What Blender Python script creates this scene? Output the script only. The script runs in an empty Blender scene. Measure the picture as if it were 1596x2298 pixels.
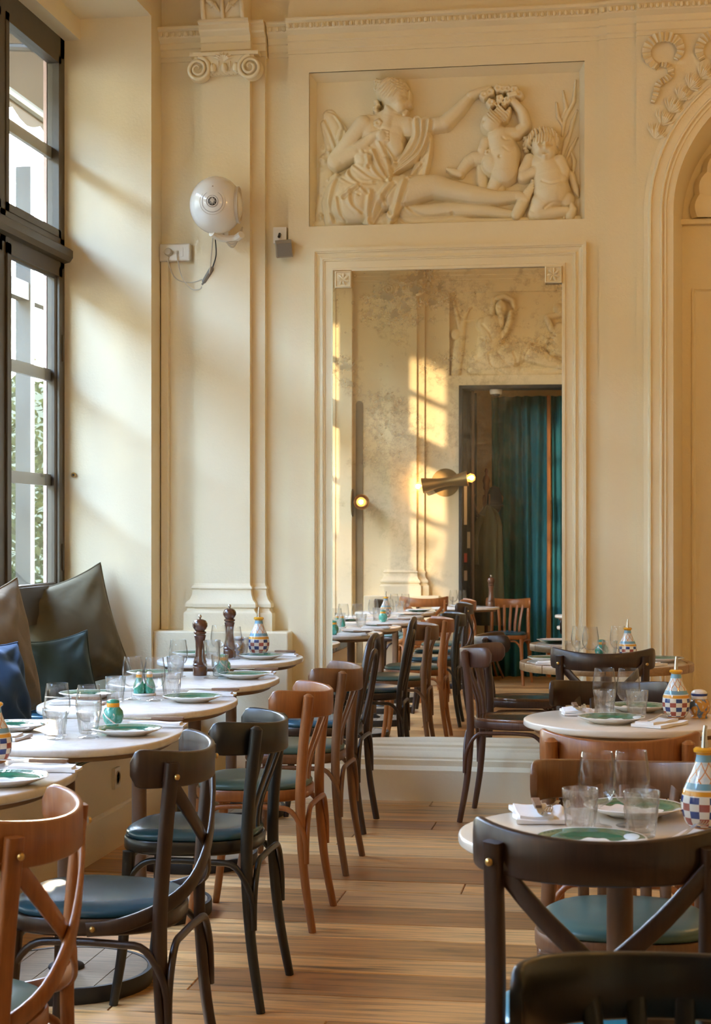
import bpy, math, random
import numpy as np
from mathutils import Vector, Matrix

sc = bpy.context.scene
COL = sc.collection
PI = math.pi
random.seed(7)

# ------------------------------------------------------------------ camera, world, sun, exposure
cam_d = bpy.data.cameras.new('camera')
cam = bpy.data.objects.new('camera', cam_d)
COL.objects.link(cam)
cam.location = (0, 0, 1.38)
cam.rotation_euler = (PI / 2, 0, math.radians(8.995))
cam_d.sensor_fit = 'VERTICAL'
cam_d.sensor_height = 36.0
cam_d.lens = 36.0 * 3784 / 2298
cam_d.shift_y = 46 / 2298
cam_d.clip_start = 0.05
cam_d.dof.use_dof = True
cam_d.dof.focus_distance = 6.0
cam_d.dof.aperture_fstop = 11
sc.camera = cam

world = bpy.data.worlds.new('sky')
sc.world = world
world.use_nodes = True
wn = world.node_tree
wn.nodes.clear()
wo = wn.nodes.new('ShaderNodeOutputWorld')
wb = wn.nodes.new('ShaderNodeBackground')
sky = wn.nodes.new('ShaderNodeTexSky')
sky.sky_type = 'NISHITA'
sky.sun_disc = False
sky.sun_elevation = math.radians(42)
sky.sun_rotation = math.radians(-20)
sky.air_density = 1.3
sky.dust_density = 0.6
sky.ozone_density = 1.25
wb.inputs['Strength'].default_value = 8.6
wn.links.new(sky.outputs[0], wb.inputs[0])
wn.links.new(wb.outputs[0], wo.inputs[0])

sun_d = bpy.data.lights.new('sun', 'SUN')
sun = bpy.data.objects.new('sun', sun_d)
COL.objects.link(sun)
sun.rotation_euler = Vector((-0.36, 1.0, 0.158)).to_track_quat('Z', 'Y').to_euler()
sun_d.energy = 11.0
sun_d.angle = math.radians(0.9)
sun_d.color = (1.0, 0.78, 0.52)

sc.view_settings.view_transform = 'Standard'
sc.view_settings.look = 'None'
sc.view_settings.gamma = 1.0
sc.view_settings.use_curve_mapping = False
sc.view_settings.exposure = 0.2
sc.cycles.use_denoising = True
sc.cycles.max_bounces = 12
sc.cycles.diffuse_bounces = 6
sc.cycles.glossy_bounces = 6
sc.cycles.transmission_bounces = 8
sc.cycles.transparent_max_bounces = 32
sc.cycles.sample_clamp_indirect = 8.0
sc.cycles.caustics_reflective = False
sc.cycles.caustics_refractive = False

# window openings on the left wall (Y from, Y to); glass plane at X = -2.93
WINS = [(6.0, 8.6), (3.2, 5.75), (1.25, 2.99)]
XL, XG = -2.45, -2.93
for (y0, y1) in WINS:
    pd = bpy.data.lights.new('window_portal', 'AREA')
    pd.shape = 'RECTANGLE'
    pd.size = 3.4
    pd.size_y = y1 - y0
    pd.cycles.is_portal = True
    po = bpy.data.objects.new('window_portal', pd)
    COL.objects.link(po)
    po.location = (-3.06, (y0 + y1) / 2, 2.25)
    po.rotation_euler = (0, -PI / 2, 0)

# ------------------------------------------------------------------ helpers
def tag(o, label=None, cat=None, group=None, kind=None):
    if label: o['label'] = label
    if cat: o['category'] = cat
    if group: o['group'] = group
    if kind: o['kind'] = kind
    return o

def empty(name, label, cat, loc=(0, 0, 0), rz=0.0, group=None):
    o = bpy.data.objects.new(name, None)
    COL.objects.link(o)
    o.empty_display_size = 0.05
    o.location = loc
    o.rotation_euler = (0, 0, rz)
    return tag(o, label, cat, group)

def put(name, me, parent=None, loc=(0, 0, 0), rot=(0, 0, 0), scale=None):
    o = bpy.data.objects.new(name, me)
    COL.objects.link(o)
    if parent is not None: o.parent = parent
    o.location = loc
    o.rotation_euler = rot
    if scale: o.scale = scale
    return o

class MB:
    def __init__(s):
        s.v = []; s.f = []
    def add(s, vs, fs):
        b = len(s.v)
        s.v.extend([tuple(p) for p in vs])
        s.f.extend([tuple(i + b for i in q) for q in fs])
        return s
    def box(s, x0, x1, y0, y1, z0, z1):
        vs = [(x, y, z) for z in (z0, z1) for y in (y0, y1) for x in (x0, x1)]
        return s.add(vs, [(0, 2, 3, 1), (4, 5, 7, 6), (0, 1, 5, 4), (2, 6, 7, 3), (0, 4, 6, 2), (1, 3, 7, 5)])
    def rings(s, rings, cap0=True, cap1=True, closed=True):
        n = len(rings[0]); b = len(s.v)
        for r in rings: s.v.extend([tuple(p) for p in r])
        m = n if closed else n - 1
        for i in range(len(rings) - 1):
            for j in range(m):
                k = (j + 1) % n
                s.f.append((b + i*n + j, b + i*n + k, b + (i+1)*n + k, b + (i+1)*n + j))
        if cap0: s.f.append(tuple(b + j for j in reversed(range(n))))
        if cap1: s.f.append(tuple(b + (len(rings)-1)*n + j for j in range(n)))
        return s
    def lathe(s, prof, n=24, c=(0, 0, 0), cap0=True, cap1=True):
        rs = []
        for (r, z) in prof:
            r = max(r, 1e-5)
            rs.append([(c[0] + r*math.cos(2*PI*j/n), c[1] + r*math.sin(2*PI*j/n), c[2] + z) for j in range(n)])
        return s.rings(rs, cap0, cap1)
    def tube(s, pts, rad, n=8, closed=False, cap=True):
        P = [Vector(p) for p in pts]; N = len(P)
        if not hasattr(rad, '__len__'): rad = [rad]*N
        rs = []; up = None
        for i in range(N):
            if closed: t = P[(i+1) % N] - P[i-1]
            else: t = P[min(i+1, N-1)] - P[max(i-1, 0)]
            t.normalize()
            if up is None:
                up = Vector((0, 0, 1)) if abs(t.z) < 0.9 else Vector((1, 0, 0))
            a = t.cross(up)
            if a.length < 1e-6: a = t.orthogonal()
            a.normalize(); up = a.cross(t).normalized()
            rs.append([P[i] + (a*math.cos(2*PI*j/n) + up*math.sin(2*PI*j/n))*rad[i] for j in range(n)])
        if closed:
            rs.append(rs[0]); return s.rings(rs, False, False)
        return s.rings(rs, cap, cap)
    def strap(s, pts, nrm, w, t, e=0.002):
        """flat strip: width w, thickness t, thickness along the given normals"""
        P = [Vector(p) for p in pts]; N = len(P); rs = []
        if not hasattr(nrm[0], '__len__'): nrm = [nrm]*N
        pr = [(-w/2, -t/2+e), (-w/2+e, -t/2), (w/2-e, -t/2), (w/2, -t/2+e), (w/2, t/2-e), (w/2-e, t/2), (-w/2+e, t/2), (-w/2, t/2-e)]
        for i in range(N):
            tg = (P[min(i+1, N-1)] - P[max(i-1, 0)]).normalized()
            n = Vector(nrm[i]); sd = tg.cross(n).normalized(); n = sd.cross(tg).normalized()
            rs.append([P[i] + sd*a + n*b for a, b in pr])
        return s.rings(rs)
    def prism(s, poly, z0, z1):
        return s.rings([[(x, y, z0) for x, y in poly], [(x, y, z1) for x, y in poly]])
    def extx(s, prof, x0, x1):
        """profile of (y, z) points extruded along x"""
        return s.rings([[(x0, y, z) for y, z in prof], [(x1, y, z) for y, z in prof]])
    def mesh(s, name, mat, smooth=35):
        me = bpy.data.meshes.new(name)
        me.from_pydata(s.v, [], s.f)
        me.materials.append(mat)
        if smooth:
            me.polygons.foreach_set('use_smooth', [True]*len(me.polygons))
            try: me.set_sharp_from_angle(angle=math.radians(smooth))
            except Exception: pass
        me.update()
        return me
    def build(s, name, mat, parent=None, smooth=35, **k):
        return put(name, s.mesh(name, mat, smooth), parent, **k)

def crom(pts, n=6):
    """smooth curve through control points"""
    P = [Vector(p) for p in pts]; out = []
    for i in range(len(P)-1):
        p0 = P[max(i-1, 0)]; p1 = P[i]; p2 = P[i+1]; p3 = P[min(i+2, len(P)-1)]
        for k in range(n):
            t = k/n
            out.append(0.5*((2*p1) + (p2-p0)*t + (2*p0-5*p1+4*p2-p3)*t*t + (3*p1-p0-3*p2+p3)*t**3))
    out.append(P[-1])
    return out

def supe(a, b, n=2.5, m=48):
    r = []
    for i in range(m):
        t = 2*PI*i/m; c, q = math.cos(t), math.sin(t)
        r.append((a*math.copysign(abs(c)**(2/n), c), b*math.copysign(abs(q)**(2/n), q)))
    return r

# ------------------------------------------------------------------ materials
class NT:
    def __init__(s, name):
        s.m = bpy.data.materials.new(name); s.m.use_nodes = True
        s.t = s.m.node_tree; s.t.nodes.clear()
        s.out = s.n('ShaderNodeOutputMaterial')
    def n(s, typ, **k):
        nd = s.t.nodes.new(typ)
        for a, b in k.items(): setattr(nd, a, b)
        return nd
    def l(s, a, b): s.t.links.new(a, b)
    def math(s, op, a, b=None, c=None):
        nd = s.n('ShaderNodeMath', operation=op)
        for i, x in enumerate((a, b, c)):
            if x is None: continue
            if hasattr(x, 'is_linked'): s.l(x, nd.inputs[i])
            else: nd.inputs[i].default_value = x
        return nd.outputs[0]
    def mix(s, fac, a, b):
        nd = s.n('ShaderNodeMix', data_type='RGBA')
        for sock, x in ((nd.inputs[0], fac), (nd.inputs[6], a), (nd.inputs[7], b)):
            if hasattr(x, 'is_linked'): s.l(x, sock)
            elif hasattr(x, '__len__'): sock.default_value = (*x[:3], 1)
            else: sock.default_value = x
        return nd.outputs[2]
    def ramp(s, fac, stops, interp='LINEAR'):
        nd = s.n('ShaderNodeValToRGB'); nd.color_ramp.interpolation = interp
        e = nd.color_ramp.elements
        while len(e) < len(stops): e.new(0.5)
        for i, (p, c) in enumerate(stops):
            e[i].position = p; e[i].color = (*c[:3], 1) if hasattr(c, '__len__') else (c, c, c, 1)
        s.l(fac, nd.inputs[0]); return nd.outputs[0]
    def noise(s, vec, scale, detail=3, rough=0.55, dist=0.0):
        nd = s.n('ShaderNodeTexNoise'); nd.inputs['Scale'].default_value = scale
        nd.inputs['Detail'].default_value = detail; nd.inputs['Roughness'].default_value = rough
        nd.inputs['Distortion'].default_value = dist
        if vec is not None: s.l(vec, nd.inputs['Vector'])
        return nd.outputs[0]
    def coord(s, kind='Object', scale=None):
        tc = s.n('ShaderNodeTexCoord'); o = tc.outputs[kind]
        if kind == 'Position': o = s.n('ShaderNodeNewGeometry').outputs['Position']
        if scale:
            mp = s.n('ShaderNodeMapping'); mp.inputs['Scale'].default_value = scale
            s.l(o, mp.inputs[0]); o = mp.outputs[0]
        return o
    def pos(s, scale=None):
        o = s.n('ShaderNodeNewGeometry').outputs['Position']
        if scale:
            mp = s.n('ShaderNodeMapping'); mp.inputs['Scale'].default_value = scale
            s.l(o, mp.inputs[0]); o = mp.outputs[0]
        return o
    def bump(s, h, strength, dist=0.002):
        nd = s.n('ShaderNodeBump'); nd.inputs['Strength'].default_value = strength
        nd.inputs['Distance'].default_value = dist; s.l(h, nd.inputs['Height'])
        return nd.outputs[0]
    def bsdf(s, col, rough=0.5, metal=0.0, normal=None, coat=0.0, sheen=0.0, spec=0.5, sheen_tint=None, coat_rough=0.1):
        b = s.n('ShaderNodeBsdfPrincipled')
        for nm, x in (('Base Color', col), ('Roughness', rough), ('Metallic', metal)):
            if hasattr(x, 'is_linked'): s.l(x, b.inputs[nm])
            elif hasattr(x, '__len__'): b.inputs[nm].default_value = (*x[:3], 1)
            else: b.inputs[nm].default_value = x
        b.inputs['Specular IOR Level'].default_value = spec
        b.inputs['Coat Weight'].default_value = coat
        b.inputs['Coat Roughness'].default_value = coat_rough
        b.inputs['Sheen Weight'].default_value = sheen
        if sheen_tint: b.inputs['Sheen Tint'].default_value = (*sheen_tint, 1)
        if normal is not None: s.l(normal, b.inputs['Normal'])
        s.l(b.outputs[0], s.out.inputs[0])
        return s.m

def plain(name, col, rough=0.5, metal=0.0, coat=0.0, var=0.0, vs=6.0, bs=0.0, bsc=200.0, sheen=0.0, spec=0.5):
    t = NT(name); c = col
    if var:
        f = t.noise(t.pos(), vs, 4)
        c = t.mix(f, [x*(1-var) for x in col], [min(1, x*(1+var)) for x in col])
    nm = t.bump(t.noise(t.pos(), bsc, 2), bs) if bs else None
    return t.bsdf(c, rough, metal, nm, coat, sheen, spec)

def plaster(name, col, rough=0.42):
    t = NT(name)
    f = t.noise(t.pos(), 2.2, 5, 0.6)
    c = t.mix(f, [x*0.95 for x in col], [min(1, x*1.03) for x in col])
    h1 = t.noise(t.pos((1, 1, 1)), 70, 3, 0.6, 0.5)
    h2 = t.noise(t.pos(), 9, 3)
    h = t.math('ADD', h1, t.math('MULTIPLY', h2, 1.5))
    return t.bsdf(c, rough, 0, t.bump(h, 0.28, 0.004), spec=0.45)

def wood(name, dark, light, rough=0.36, coat=0.12, scale=(25, 25, 2.2)):
    t = NT(name)
    g = t.noise(t.coord('Object', scale), 2.2, 5, 0.65, 1.2)
    w = t.noise(t.coord('Object'), 3, 3)
    c = t.ramp(t.math('ADD', t.math('MULTIPLY', g, 0.75), t.math('MULTIPLY', w, 0.25)), [(0.3, dark), (0.7, light)])
    nm = t.bump(g, 0.05, 0.001)
    return t.bsdf(c, rough, 0, nm, coat)

M = {}
CREAM = (0.80, 0.69, 0.472)
M['plaster'] = plaster('cream_plaster', CREAM)
M['bench_paint'] = plaster('beige_paint', (0.78, 0.67, 0.47))
M['ceiling'] = plaster('ceiling_paint', (0.74, 0.62, 0.44))
M['frame'] = plain('dark_window_paint', (0.062, 0.044, 0.024), 0.42, var=0.25, bs=0.1)
M['greyframe'] = plain('pale_grey_paint', (0.42, 0.43, 0.40), 0.5, var=0.08)
M['pink'] = plain('pink_stone', (0.62, 0.42, 0.35), 0.8, var=0.1, bs=0.3)
M['wood_orange'] = wood('orange_beech', (0.19, 0.060, 0.014), (0.34, 0.118, 0.028))
M['wood_brown'] = wood('brown_beech', (0.105, 0.042, 0.016), (0.21, 0.092, 0.036))
M['wood_dark'] = wood('dark_walnut', (0.019, 0.009, 0.005), (0.046, 0.022, 0.012))
M['wood_black'] = wood('black_stained_beech', (0.006, 0.005, 0.004), (0.014, 0.012, 0.008), 0.33, 0.08)
M['wood_plum'] = wood('plum_brown_beech', (0.060, 0.027, 0.018), (0.125, 0.058, 0.038))
M['leather_teal'] = plain('teal_leather', (0.062, 0.125, 0.112), 0.30, var=0.18, vs=8, bs=0.12, bsc=300)
M['leather_blue'] = plain('blue_leather', (0.022, 0.085, 0.125), 0.24, var=0.18, vs=8, bs=0.1, bsc=300)
M['leather_bright'] = plain('bright_blue_leather', (0.02, 0.19, 0.27), 0.35, var=0.12, vs=8)
M['seat_wood'] = wood('polished_seat_wood', (0.13, 0.045, 0.016), (0.25, 0.095, 0.036), 0.2, 0.6, (3, 25, 25))
M['brass'] = plain('brass', (0.55, 0.38, 0.14), 0.32, 1.0)
M['oldbrass'] = plain('aged_brass', (0.20, 0.125, 0.05), 0.42, 1.0, var=0.2)
M['steel'] = plain('steel', (0.62, 0.60, 0.57), 0.22, 1.0)
M['iron'] = plain('black_iron', (0.022, 0.02, 0.018), 0.5, 0.3)
M['column'] = plain('brown_table_column', (0.145, 0.082, 0.048), 0.45, 0.2, var=0.3, vs=10, bs=0.1, bsc=400)
M['white_plastic'] = plain('white_plastic', (0.74, 0.70, 0.62), 0.3)
M['speaker_white'] = plain('white_gloss', (0.78, 0.75, 0.69), 0.12, coat=0.6)
M['grey_grille'] = plain('grey_grille', (0.20, 0.175, 0.145), 0.75, bs=0.4, bsc=900)
M['dark'] = plain('dark_matte', (0.02, 0.018, 0.016), 0.6)
M['cable'] = plain('beige_cable', (0.52, 0.46, 0.36), 0.5)
M['mill'] = wood('mill_walnut', (0.055, 0.018, 0.008), (0.12, 0.042, 0.018), 0.22, 0.5)
M['handle'] = wood('knife_handle_wood', (0.12, 0.06, 0.03), (0.26, 0.14, 0.075), 0.5, 0.0, (20, 4, 20))
M['ceramic'] = plain('white_ceramic', (0.82, 0.80, 0.76), 0.12, coat=0.4)
M['orange_glaze'] = plain('orange_glaze', (0.72, 0.30, 0.02), 0.15, coat=0.4)
M['green_glaze'] = plain('green_glaze', (0.04, 0.26, 0.16), 0.15, coat=0.4)
M['awning'] = plain('awning_canvas', (0.03, 0.018, 0.009), 0.9)
M['porch'] = plain('porch_grey', (0.055, 0.055, 0.048), 0.6)
M['wax'] = plain('bare_wood_under', (0.22, 0.13, 0.07), 0.6, var=0.3)

def napkin_mat():
    t = NT('white_linen')
    n = t.noise(t.coord('Object'), 60, 3)
    return t.bsdf((0.82, 0.81, 0.79), 0.85, 0, t.bump(n, 0.25, 0.002))
M['linen'] = napkin_mat()

def velvet(name, col, tint, sc_=5.0):
    t = NT(name)
    n = t.noise(t.coord('Object'), sc_, 4, 0.6, 0.8)
    c = t.mix(n, [x*0.8 for x in col], [x*1.2 for x in col])
    h = t.noise(t.coord('Object'), 7, 2, 0.5, 0.6)
    return t.bsdf(c, 0.85, 0, t.bump(h, 0.5, 0.02), sheen=0.45, sheen_tint=tint, spec=0.12)
M['velvet_olive'] = velvet('olive_brown_velvet', (0.115, 0.092, 0.052), (0.8, 0.72, 0.55))
M['velvet_taupe'] = velvet('taupe_velvet', (0.17, 0.125, 0.075), (0.8, 0.7, 0.55))
M['velvet_green'] = velvet('bottle_green_velvet', (0.032, 0.044, 0.036), (0.5, 0.62, 0.6))
M['velvet_blue'] = velvet('navy_velvet', (0.018, 0.042, 0.085), (0.4, 0.55, 0.8))
M['curtain'] = velvet('teal_velvet_curtain', (0.022, 0.135, 0.18), (0.2, 0.6, 0.75), 9)
M['curtain_edge'] = plain('rust_binding', (0.34, 0.12, 0.025), 0.7)
M['coat'] = plain('olive_wool', (0.062, 0.058, 0.022), 0.95, var=0.2, sheen=0.2)
M['cap'] = plain('dark_felt', (0.014, 0.016, 0.019), 0.95)

def marble_mat():
    t = NT('white_marble')
    n = t.noise(t.pos(), 5, 6, 0.62, 1.4)
    v = t.ramp(n, [(0.44, 0.0), (0.5, 1.0), (0.56, 0.0)])
    w = t.noise(t.pos(), 11, 4, 0.6, 0.6)
    base = t.mix(w, (0.80, 0.77, 0.72), (0.70, 0.655, 0.59))
    c = t.mix(t.math('MULTIPLY', v, 0.25), base, (0.50, 0.42, 0.33))
    return t.bsdf(c, 0.16, coat=0.25)
M['marble'] = marble_mat()
M['cream_top'] = plain('cream_stone_top', (0.70, 0.615, 0.50), 0.22, var=0.07, vs=10, coat=0.2)
M['base_wood'] = wood('weathered_base_wood', (0.12, 0.072, 0.032), (0.27, 0.18, 0.09), 0.7, 0.0, (3, 40, 40))
M['rim_wood'] = wood('rim_wood', (0.21, 0.11, 0.042), (0.44, 0.26, 0.11), 0.4, 0.2, (12, 12, 30))

def plank_mat():
    t = NT('oak_floor_plank')
    oi = t.n('ShaderNodeObjectInfo')
    r = oi.outputs['Random']
    vec = t.n('ShaderNodeVectorMath', operation='ADD')
    t.l(t.pos((1.3, 20, 1)), vec.inputs[0])
    cmb = t.n('ShaderNodeCombineXYZ'); t.l(t.math('MULTIPLY', r, 60), cmb.inputs[0]); t.l(t.math('MULTIPLY', r, 31), cmb.inputs[2])
    t.l(cmb.outputs[0], vec.inputs[1])
    g = t.noise(vec.outputs[0], 1.6, 6, 0.62, 0.9)
    vec2 = t.n('ShaderNodeVectorMath', operation='ADD')
    t.l(t.pos((2.5, 7, 1)), vec2.inputs[0]); t.l(cmb.outputs[0], vec2.inputs[1])
    k = t.noise(vec2.outputs[0], 1.7, 3, 0.5, 0.4)
    base = t.ramp(r, [(0.0, (0.33, 0.150, 0.048)), (0.3, (0.52, 0.262, 0.082)), (0.6, (0.74, 0.415, 0.15)), (0.85, (0.60, 0.35, 0.145)), (1.0, (0.46, 0.25, 0.10))])
    gr = t.ramp(g, [(0.28, 0.16), (0.40, 0.60), (0.54, 1.0), (0.72, 1.22)])
    c = t.n('ShaderNodeMix', data_type='RGBA', blend_type='MULTIPLY'); c.inputs[0].default_value = 1
    t.l(base, c.inputs[6]); t.l(gr, c.inputs[7])
    knots = t.ramp(k, [(0.20, 1.0), (0.31, 0.0)])
    c2 = t.mix(t.math('MULTIPLY', knots, 0.7), c.outputs[2], (0.05, 0.03, 0.016))
    rough = t.math('ADD', 0.26, t.math('MULTIPLY', g, 0.22))
    return t.bsdf(c2, rough, 0, t.bump(g, 0.15, 0.003), coat=0.08, coat_rough=0.25)
M['plank'] = plank_mat()
M['subfloor'] = plain('dark_gap', (0.03, 0.02, 0.012), 0.9)

def glass_mat(name, tint=0.80, ior=0.04, rough=0.0, clear=(0.985, 0.985, 0.98), solid=0.0, glow=None):
    t = NT(name)
    lw = t.n('ShaderNodeLayerWeight'); lw.inputs[0].default_value = 0.5
    fc = lw.outputs['Facing']
    tr = t.n('ShaderNodeBsdfTransparent')
    t.l(t.ramp(fc, [(0.5, clear), (1.0, (tint, tint, tint*0.985))]), tr.inputs[0])
    gl = t.n('ShaderNodeBsdfGlossy'); gl.inputs['Roughness'].default_value = rough
    fac = t.math('MULTIPLY_ADD', t.math('POWER', fc, 4.0), 0.85, ior)
    mx = t.n('ShaderNodeMixShader'); t.l(fac, mx.inputs[0]); t.l(tr.outputs[0], mx.inputs[1]); t.l(gl.outputs[0], mx.inputs[2])
    if glow:
        em = t.n('ShaderNodeEmission'); em.inputs[0].default_value = (*glow, 1); em.inputs[1].default_value = 1.6
        ad = t.n('ShaderNodeAddShader'); t.l(mx.outputs[0], ad.inputs[0]); t.l(em.outputs[0], ad.inputs[1]); mx = ad
    if solid:
        gs = t.n('ShaderNodeBsdfGlass'); gs.inputs['Roughness'].default_value = 0.0; gs.inputs['IOR'].default_value = 1.45
        m2 = t.n('ShaderNodeMixShader'); m2.inputs[0].default_value = solid
        t.l(mx.outputs[0], m2.inputs[1]); t.l(gs.outputs[0], m2.inputs[2]); mx = m2
    t.l(mx.outputs[0], t.out.inputs[0])
    return t.m
M['glass'] = glass_mat('drinking_glass', 0.58, 0.02, solid=0.04)
M['tumbler_glass'] = glass_mat('tumbler_glass', 0.60, 0.03, solid=0.2)
M['pane'] = glass_mat('window_glass', 0.9, 0.03)
M['bulbglass'] = glass_mat('bulb_glass', 0.8, 0.04, glow=(1.0, 0.42, 0.08))

def emit(name, col, st):
    t = NT(name); e = t.n('ShaderNodeEmission'); e.inputs[0].default_value = (*col, 1); e.inputs[1].default_value = st
    t.l(e.outputs[0], t.out.inputs[0]); return t.m
M['filament'] = emit('glowing_filament', (1.0, 0.50, 0.13), 22)

def mirror_mat():
    t = NT('antique_mirror')
    P = t.pos()
    sep = t.n('ShaderNodeSeparateXYZ'); t.l(P, sep.inputs[0])
    n1 = t.noise(P, 2.6, 4, 0.6, 0.3)
    n2 = t.noise(P, 22, 6, 0.75, 0.2)
    # foxing is thickest in the upper left of the sheet
    up = t.ramp(t.math('MULTIPLY_ADD', sep.outputs[2], 0.5, -0.40), [(0.0, 0.0), (0.28, 0.45), (0.75, 1.0)])
    lf = t.ramp(t.math('MULTIPLY_ADD', sep.outputs[0], -0.9, -0.30), [(0.0, 0.08), (0.25, 0.45), (0.6, 1.0)])
    hi = t.ramp(t.math('MULTIPLY_ADD', sep.outputs[2], 0.5, -0.40), [(0.66, 0.0), (0.76, 0.8)])
    zone = t.math('MAXIMUM', t.math('MULTIPLY', up, lf), hi)
    patch = t.math('MULTIPLY', t.ramp(n1, [(0.36, 0.0), (0.58, 1.0)]), t.ramp(n2, [(0.36, 0.0), (0.60, 1.0)]))
    vo = t.n('ShaderNodeTexVoronoi'); vo.inputs['Scale'].default_value = 21; t.l(P, vo.inputs[0])
    ringm = t.ramp(vo.outputs['Distance'], [(0.10, 0.0), (0.17, 1.0), (0.22, 0.0)])
    sc2 = t.n('ShaderNodeSeparateColor'); t.l(vo.outputs['Color'], sc2.inputs[0])
    ringm = t.math('MULTIPLY', ringm, t.ramp(sc2.outputs[0], [(0.62, 0.0), (0.7, 1.0)]))
    fox = t.math('MULTIPLY', t.math('MAXIMUM', patch, t.math('MULTIPLY', ringm, 0.7)), zone)
    fox = t.math('MINIMUM', t.math('MULTIPLY', fox, 0.72), 0.7)
    veil = t.math('MULTIPLY', zone, 0.24)
    gl = t.n('ShaderNodeBsdfGlossy'); gl.inputs['Roughness'].default_value = 0.0
    t.l(t.mix(zone, (0.93, 0.92, 0.89), (0.70, 0.615, 0.45)), gl.inputs[0])
    df = t.n('ShaderNodeBsdfDiffuse')
    t.l(t.mix(fox, (0.52, 0.40, 0.22), (0.15, 0.108, 0.06)), df.inputs[0])
    mx = t.n('ShaderNodeMixShader')
    t.l(t.math('MAXIMUM', fox, veil), mx.inputs[0]); t.l(gl.outputs[0], mx.inputs[1]); t.l(df.outputs[0], mx.inputs[2])
    t.l(mx.outputs[0], t.out.inputs[0])
    return t.m
M['mirror'] = mirror_mat()

def plate_mat():
    t = NT('plate_glaze')
    sep = t.n('ShaderNodeSeparateXYZ'); t.l(t.coord('Object'), sep.inputs[0])
    x, y = sep.outputs[0], sep.outputs[1]
    r = t.math('SQRT', t.math('ADD', t.math('MULTIPLY', x, x), t.math('MULTIPLY', y, y)))
    th = t.math('ARCTAN2', x, y)
    wob = t.math('ADD', t.math('MULTIPLY', t.math('SINE', t.math('MULTIPLY', th, 5.0)), 0.006), t.math('MULTIPLY', t.math('SINE', t.math('MULTIPLY_ADD', th, 11.0, 1.0)), 0.003))
    inner = t.math('ADD', t.math('ADD', 0.064, wob), t.math('MULTIPLY', t.math('POWER', t.math('ABSOLUTE', th), 3.0), 0.006))
    g = t.math('MULTIPLY', t.math('GREATER_THAN', r, inner), t.math('LESS_THAN', r, 0.1045))
    g = t.math('MULTIPLY', g, t.math('LESS_THAN', t.math('ABSOLUTE', th), 1.75))
    gc = t.mix(t.noise(t.coord('Object'), 30, 3), (0.010, 0.095, 0.052), (0.022, 0.17, 0.10))
    # a pale blue cloud and an orange dab near one end of the green rim
    ax = t.math('SUBTRACT', th, 1.25)
    cl = t.math('LESS_THAN', t.math('ADD', t.math('MULTIPLY', t.math('MULTIPLY', ax, ax), 14), t.math('MULTIPLY', t.math('POWER', t.math('MULTIPLY', t.math('SUBTRACT', r, 0.091), 90), 2.0), 1.0)), 1.0)
    c = t.mix(g, (0.80, 0.79, 0.76), gc)
    c = t.mix(cl, c, (0.62, 0.74, 0.80))
    return t.bsdf(c, 0.1, coat=0.5)
M['plate'] = plate_mat()

def cruet_mat():
    t = NT('painted_cruet')
    sep = t.n('ShaderNodeSeparateXYZ'); t.l(t.coord('Object'), sep.inputs[0])
    x, y, z = sep.outputs
    th = t.math('ARCTAN2', y, x)
    u = t.math('MULTIPLY', th, 14/(2*PI))
    v = t.math('MULTIPLY_ADD', z, 1/0.0145, -0.8)
    fu, fv = t.math('FLOOR', u), t.math('FLOOR', v)
    par = t.math('ABSOLUTE', t.math('MODULO', t.math('ADD', fu, fv), 2.0))
    row = t.math('ABSOLUTE', t.math('MODULO', fv, 2.0))
    n = t.noise(t.coord('Object'), 60, 3)
    dk = t.mix(row, (0.33, 0.075, 0.05), (0.025, 0.055, 0.20))
    chk = t.mix(par, (0.76, 0.72, 0.62), dk)
    # net of diamonds on the shoulder
    a = t.math('PINGPONG', t.math('ADD', t.math('MULTIPLY', th, 8/(2*PI)), t.math('MULTIPLY', z, 30)), 0.5)
    b = t.math('PINGPONG', t.math('SUBTRACT', t.math('MULTIPLY', th, 8/(2*PI)), t.math('MULTIPLY', z, 30)), 0.5)
    net = t.math('LESS_THAN', t.math('MINIMUM', a, b), 0.06)
    sh = t.mix(t.ramp(n, [(0.5, 0), (0.6, 1)]), (0.72, 0.72, 0.68), (0.55, 0.66, 0.72))
    sh = t.mix(net, sh, (0.60, 0.22, 0.05))
    zz = t.math('MULTIPLY', z, 5.0)
    def band(c0, lo, hi, c1):
        m_ = t.math('MULTIPLY', t.math('GREATER_THAN', z, lo), t.math('LESS_THAN', z, hi))
        return t.mix(m_, c0, c1)
    c = band((0.42, 0.20, 0.08), 0.009, 0.068, chk)
    c = band(c, 0.068, 0.070, (0.76, 0.72, 0.62))
    c = band(c, 0.070, 0.079, (0.66, 0.30, 0.03))
    c = band(c, 0.079, 0.082, (0.76, 0.72, 0.62))
    c = band(c, 0.082, 0.094, (0.16, 0.34, 0.45))
    c = band(c, 0.094, 0.134, sh)
    c = band(c, 0.134, 0.148, (0.18, 0.38, 0.50))
    c = band(c, 0.148, 0.20, (0.72, 0.34, 0.02))
    return t.bsdf(c, 0.12, coat=0.5)
M['cruet'] = cruet_mat()

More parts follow.
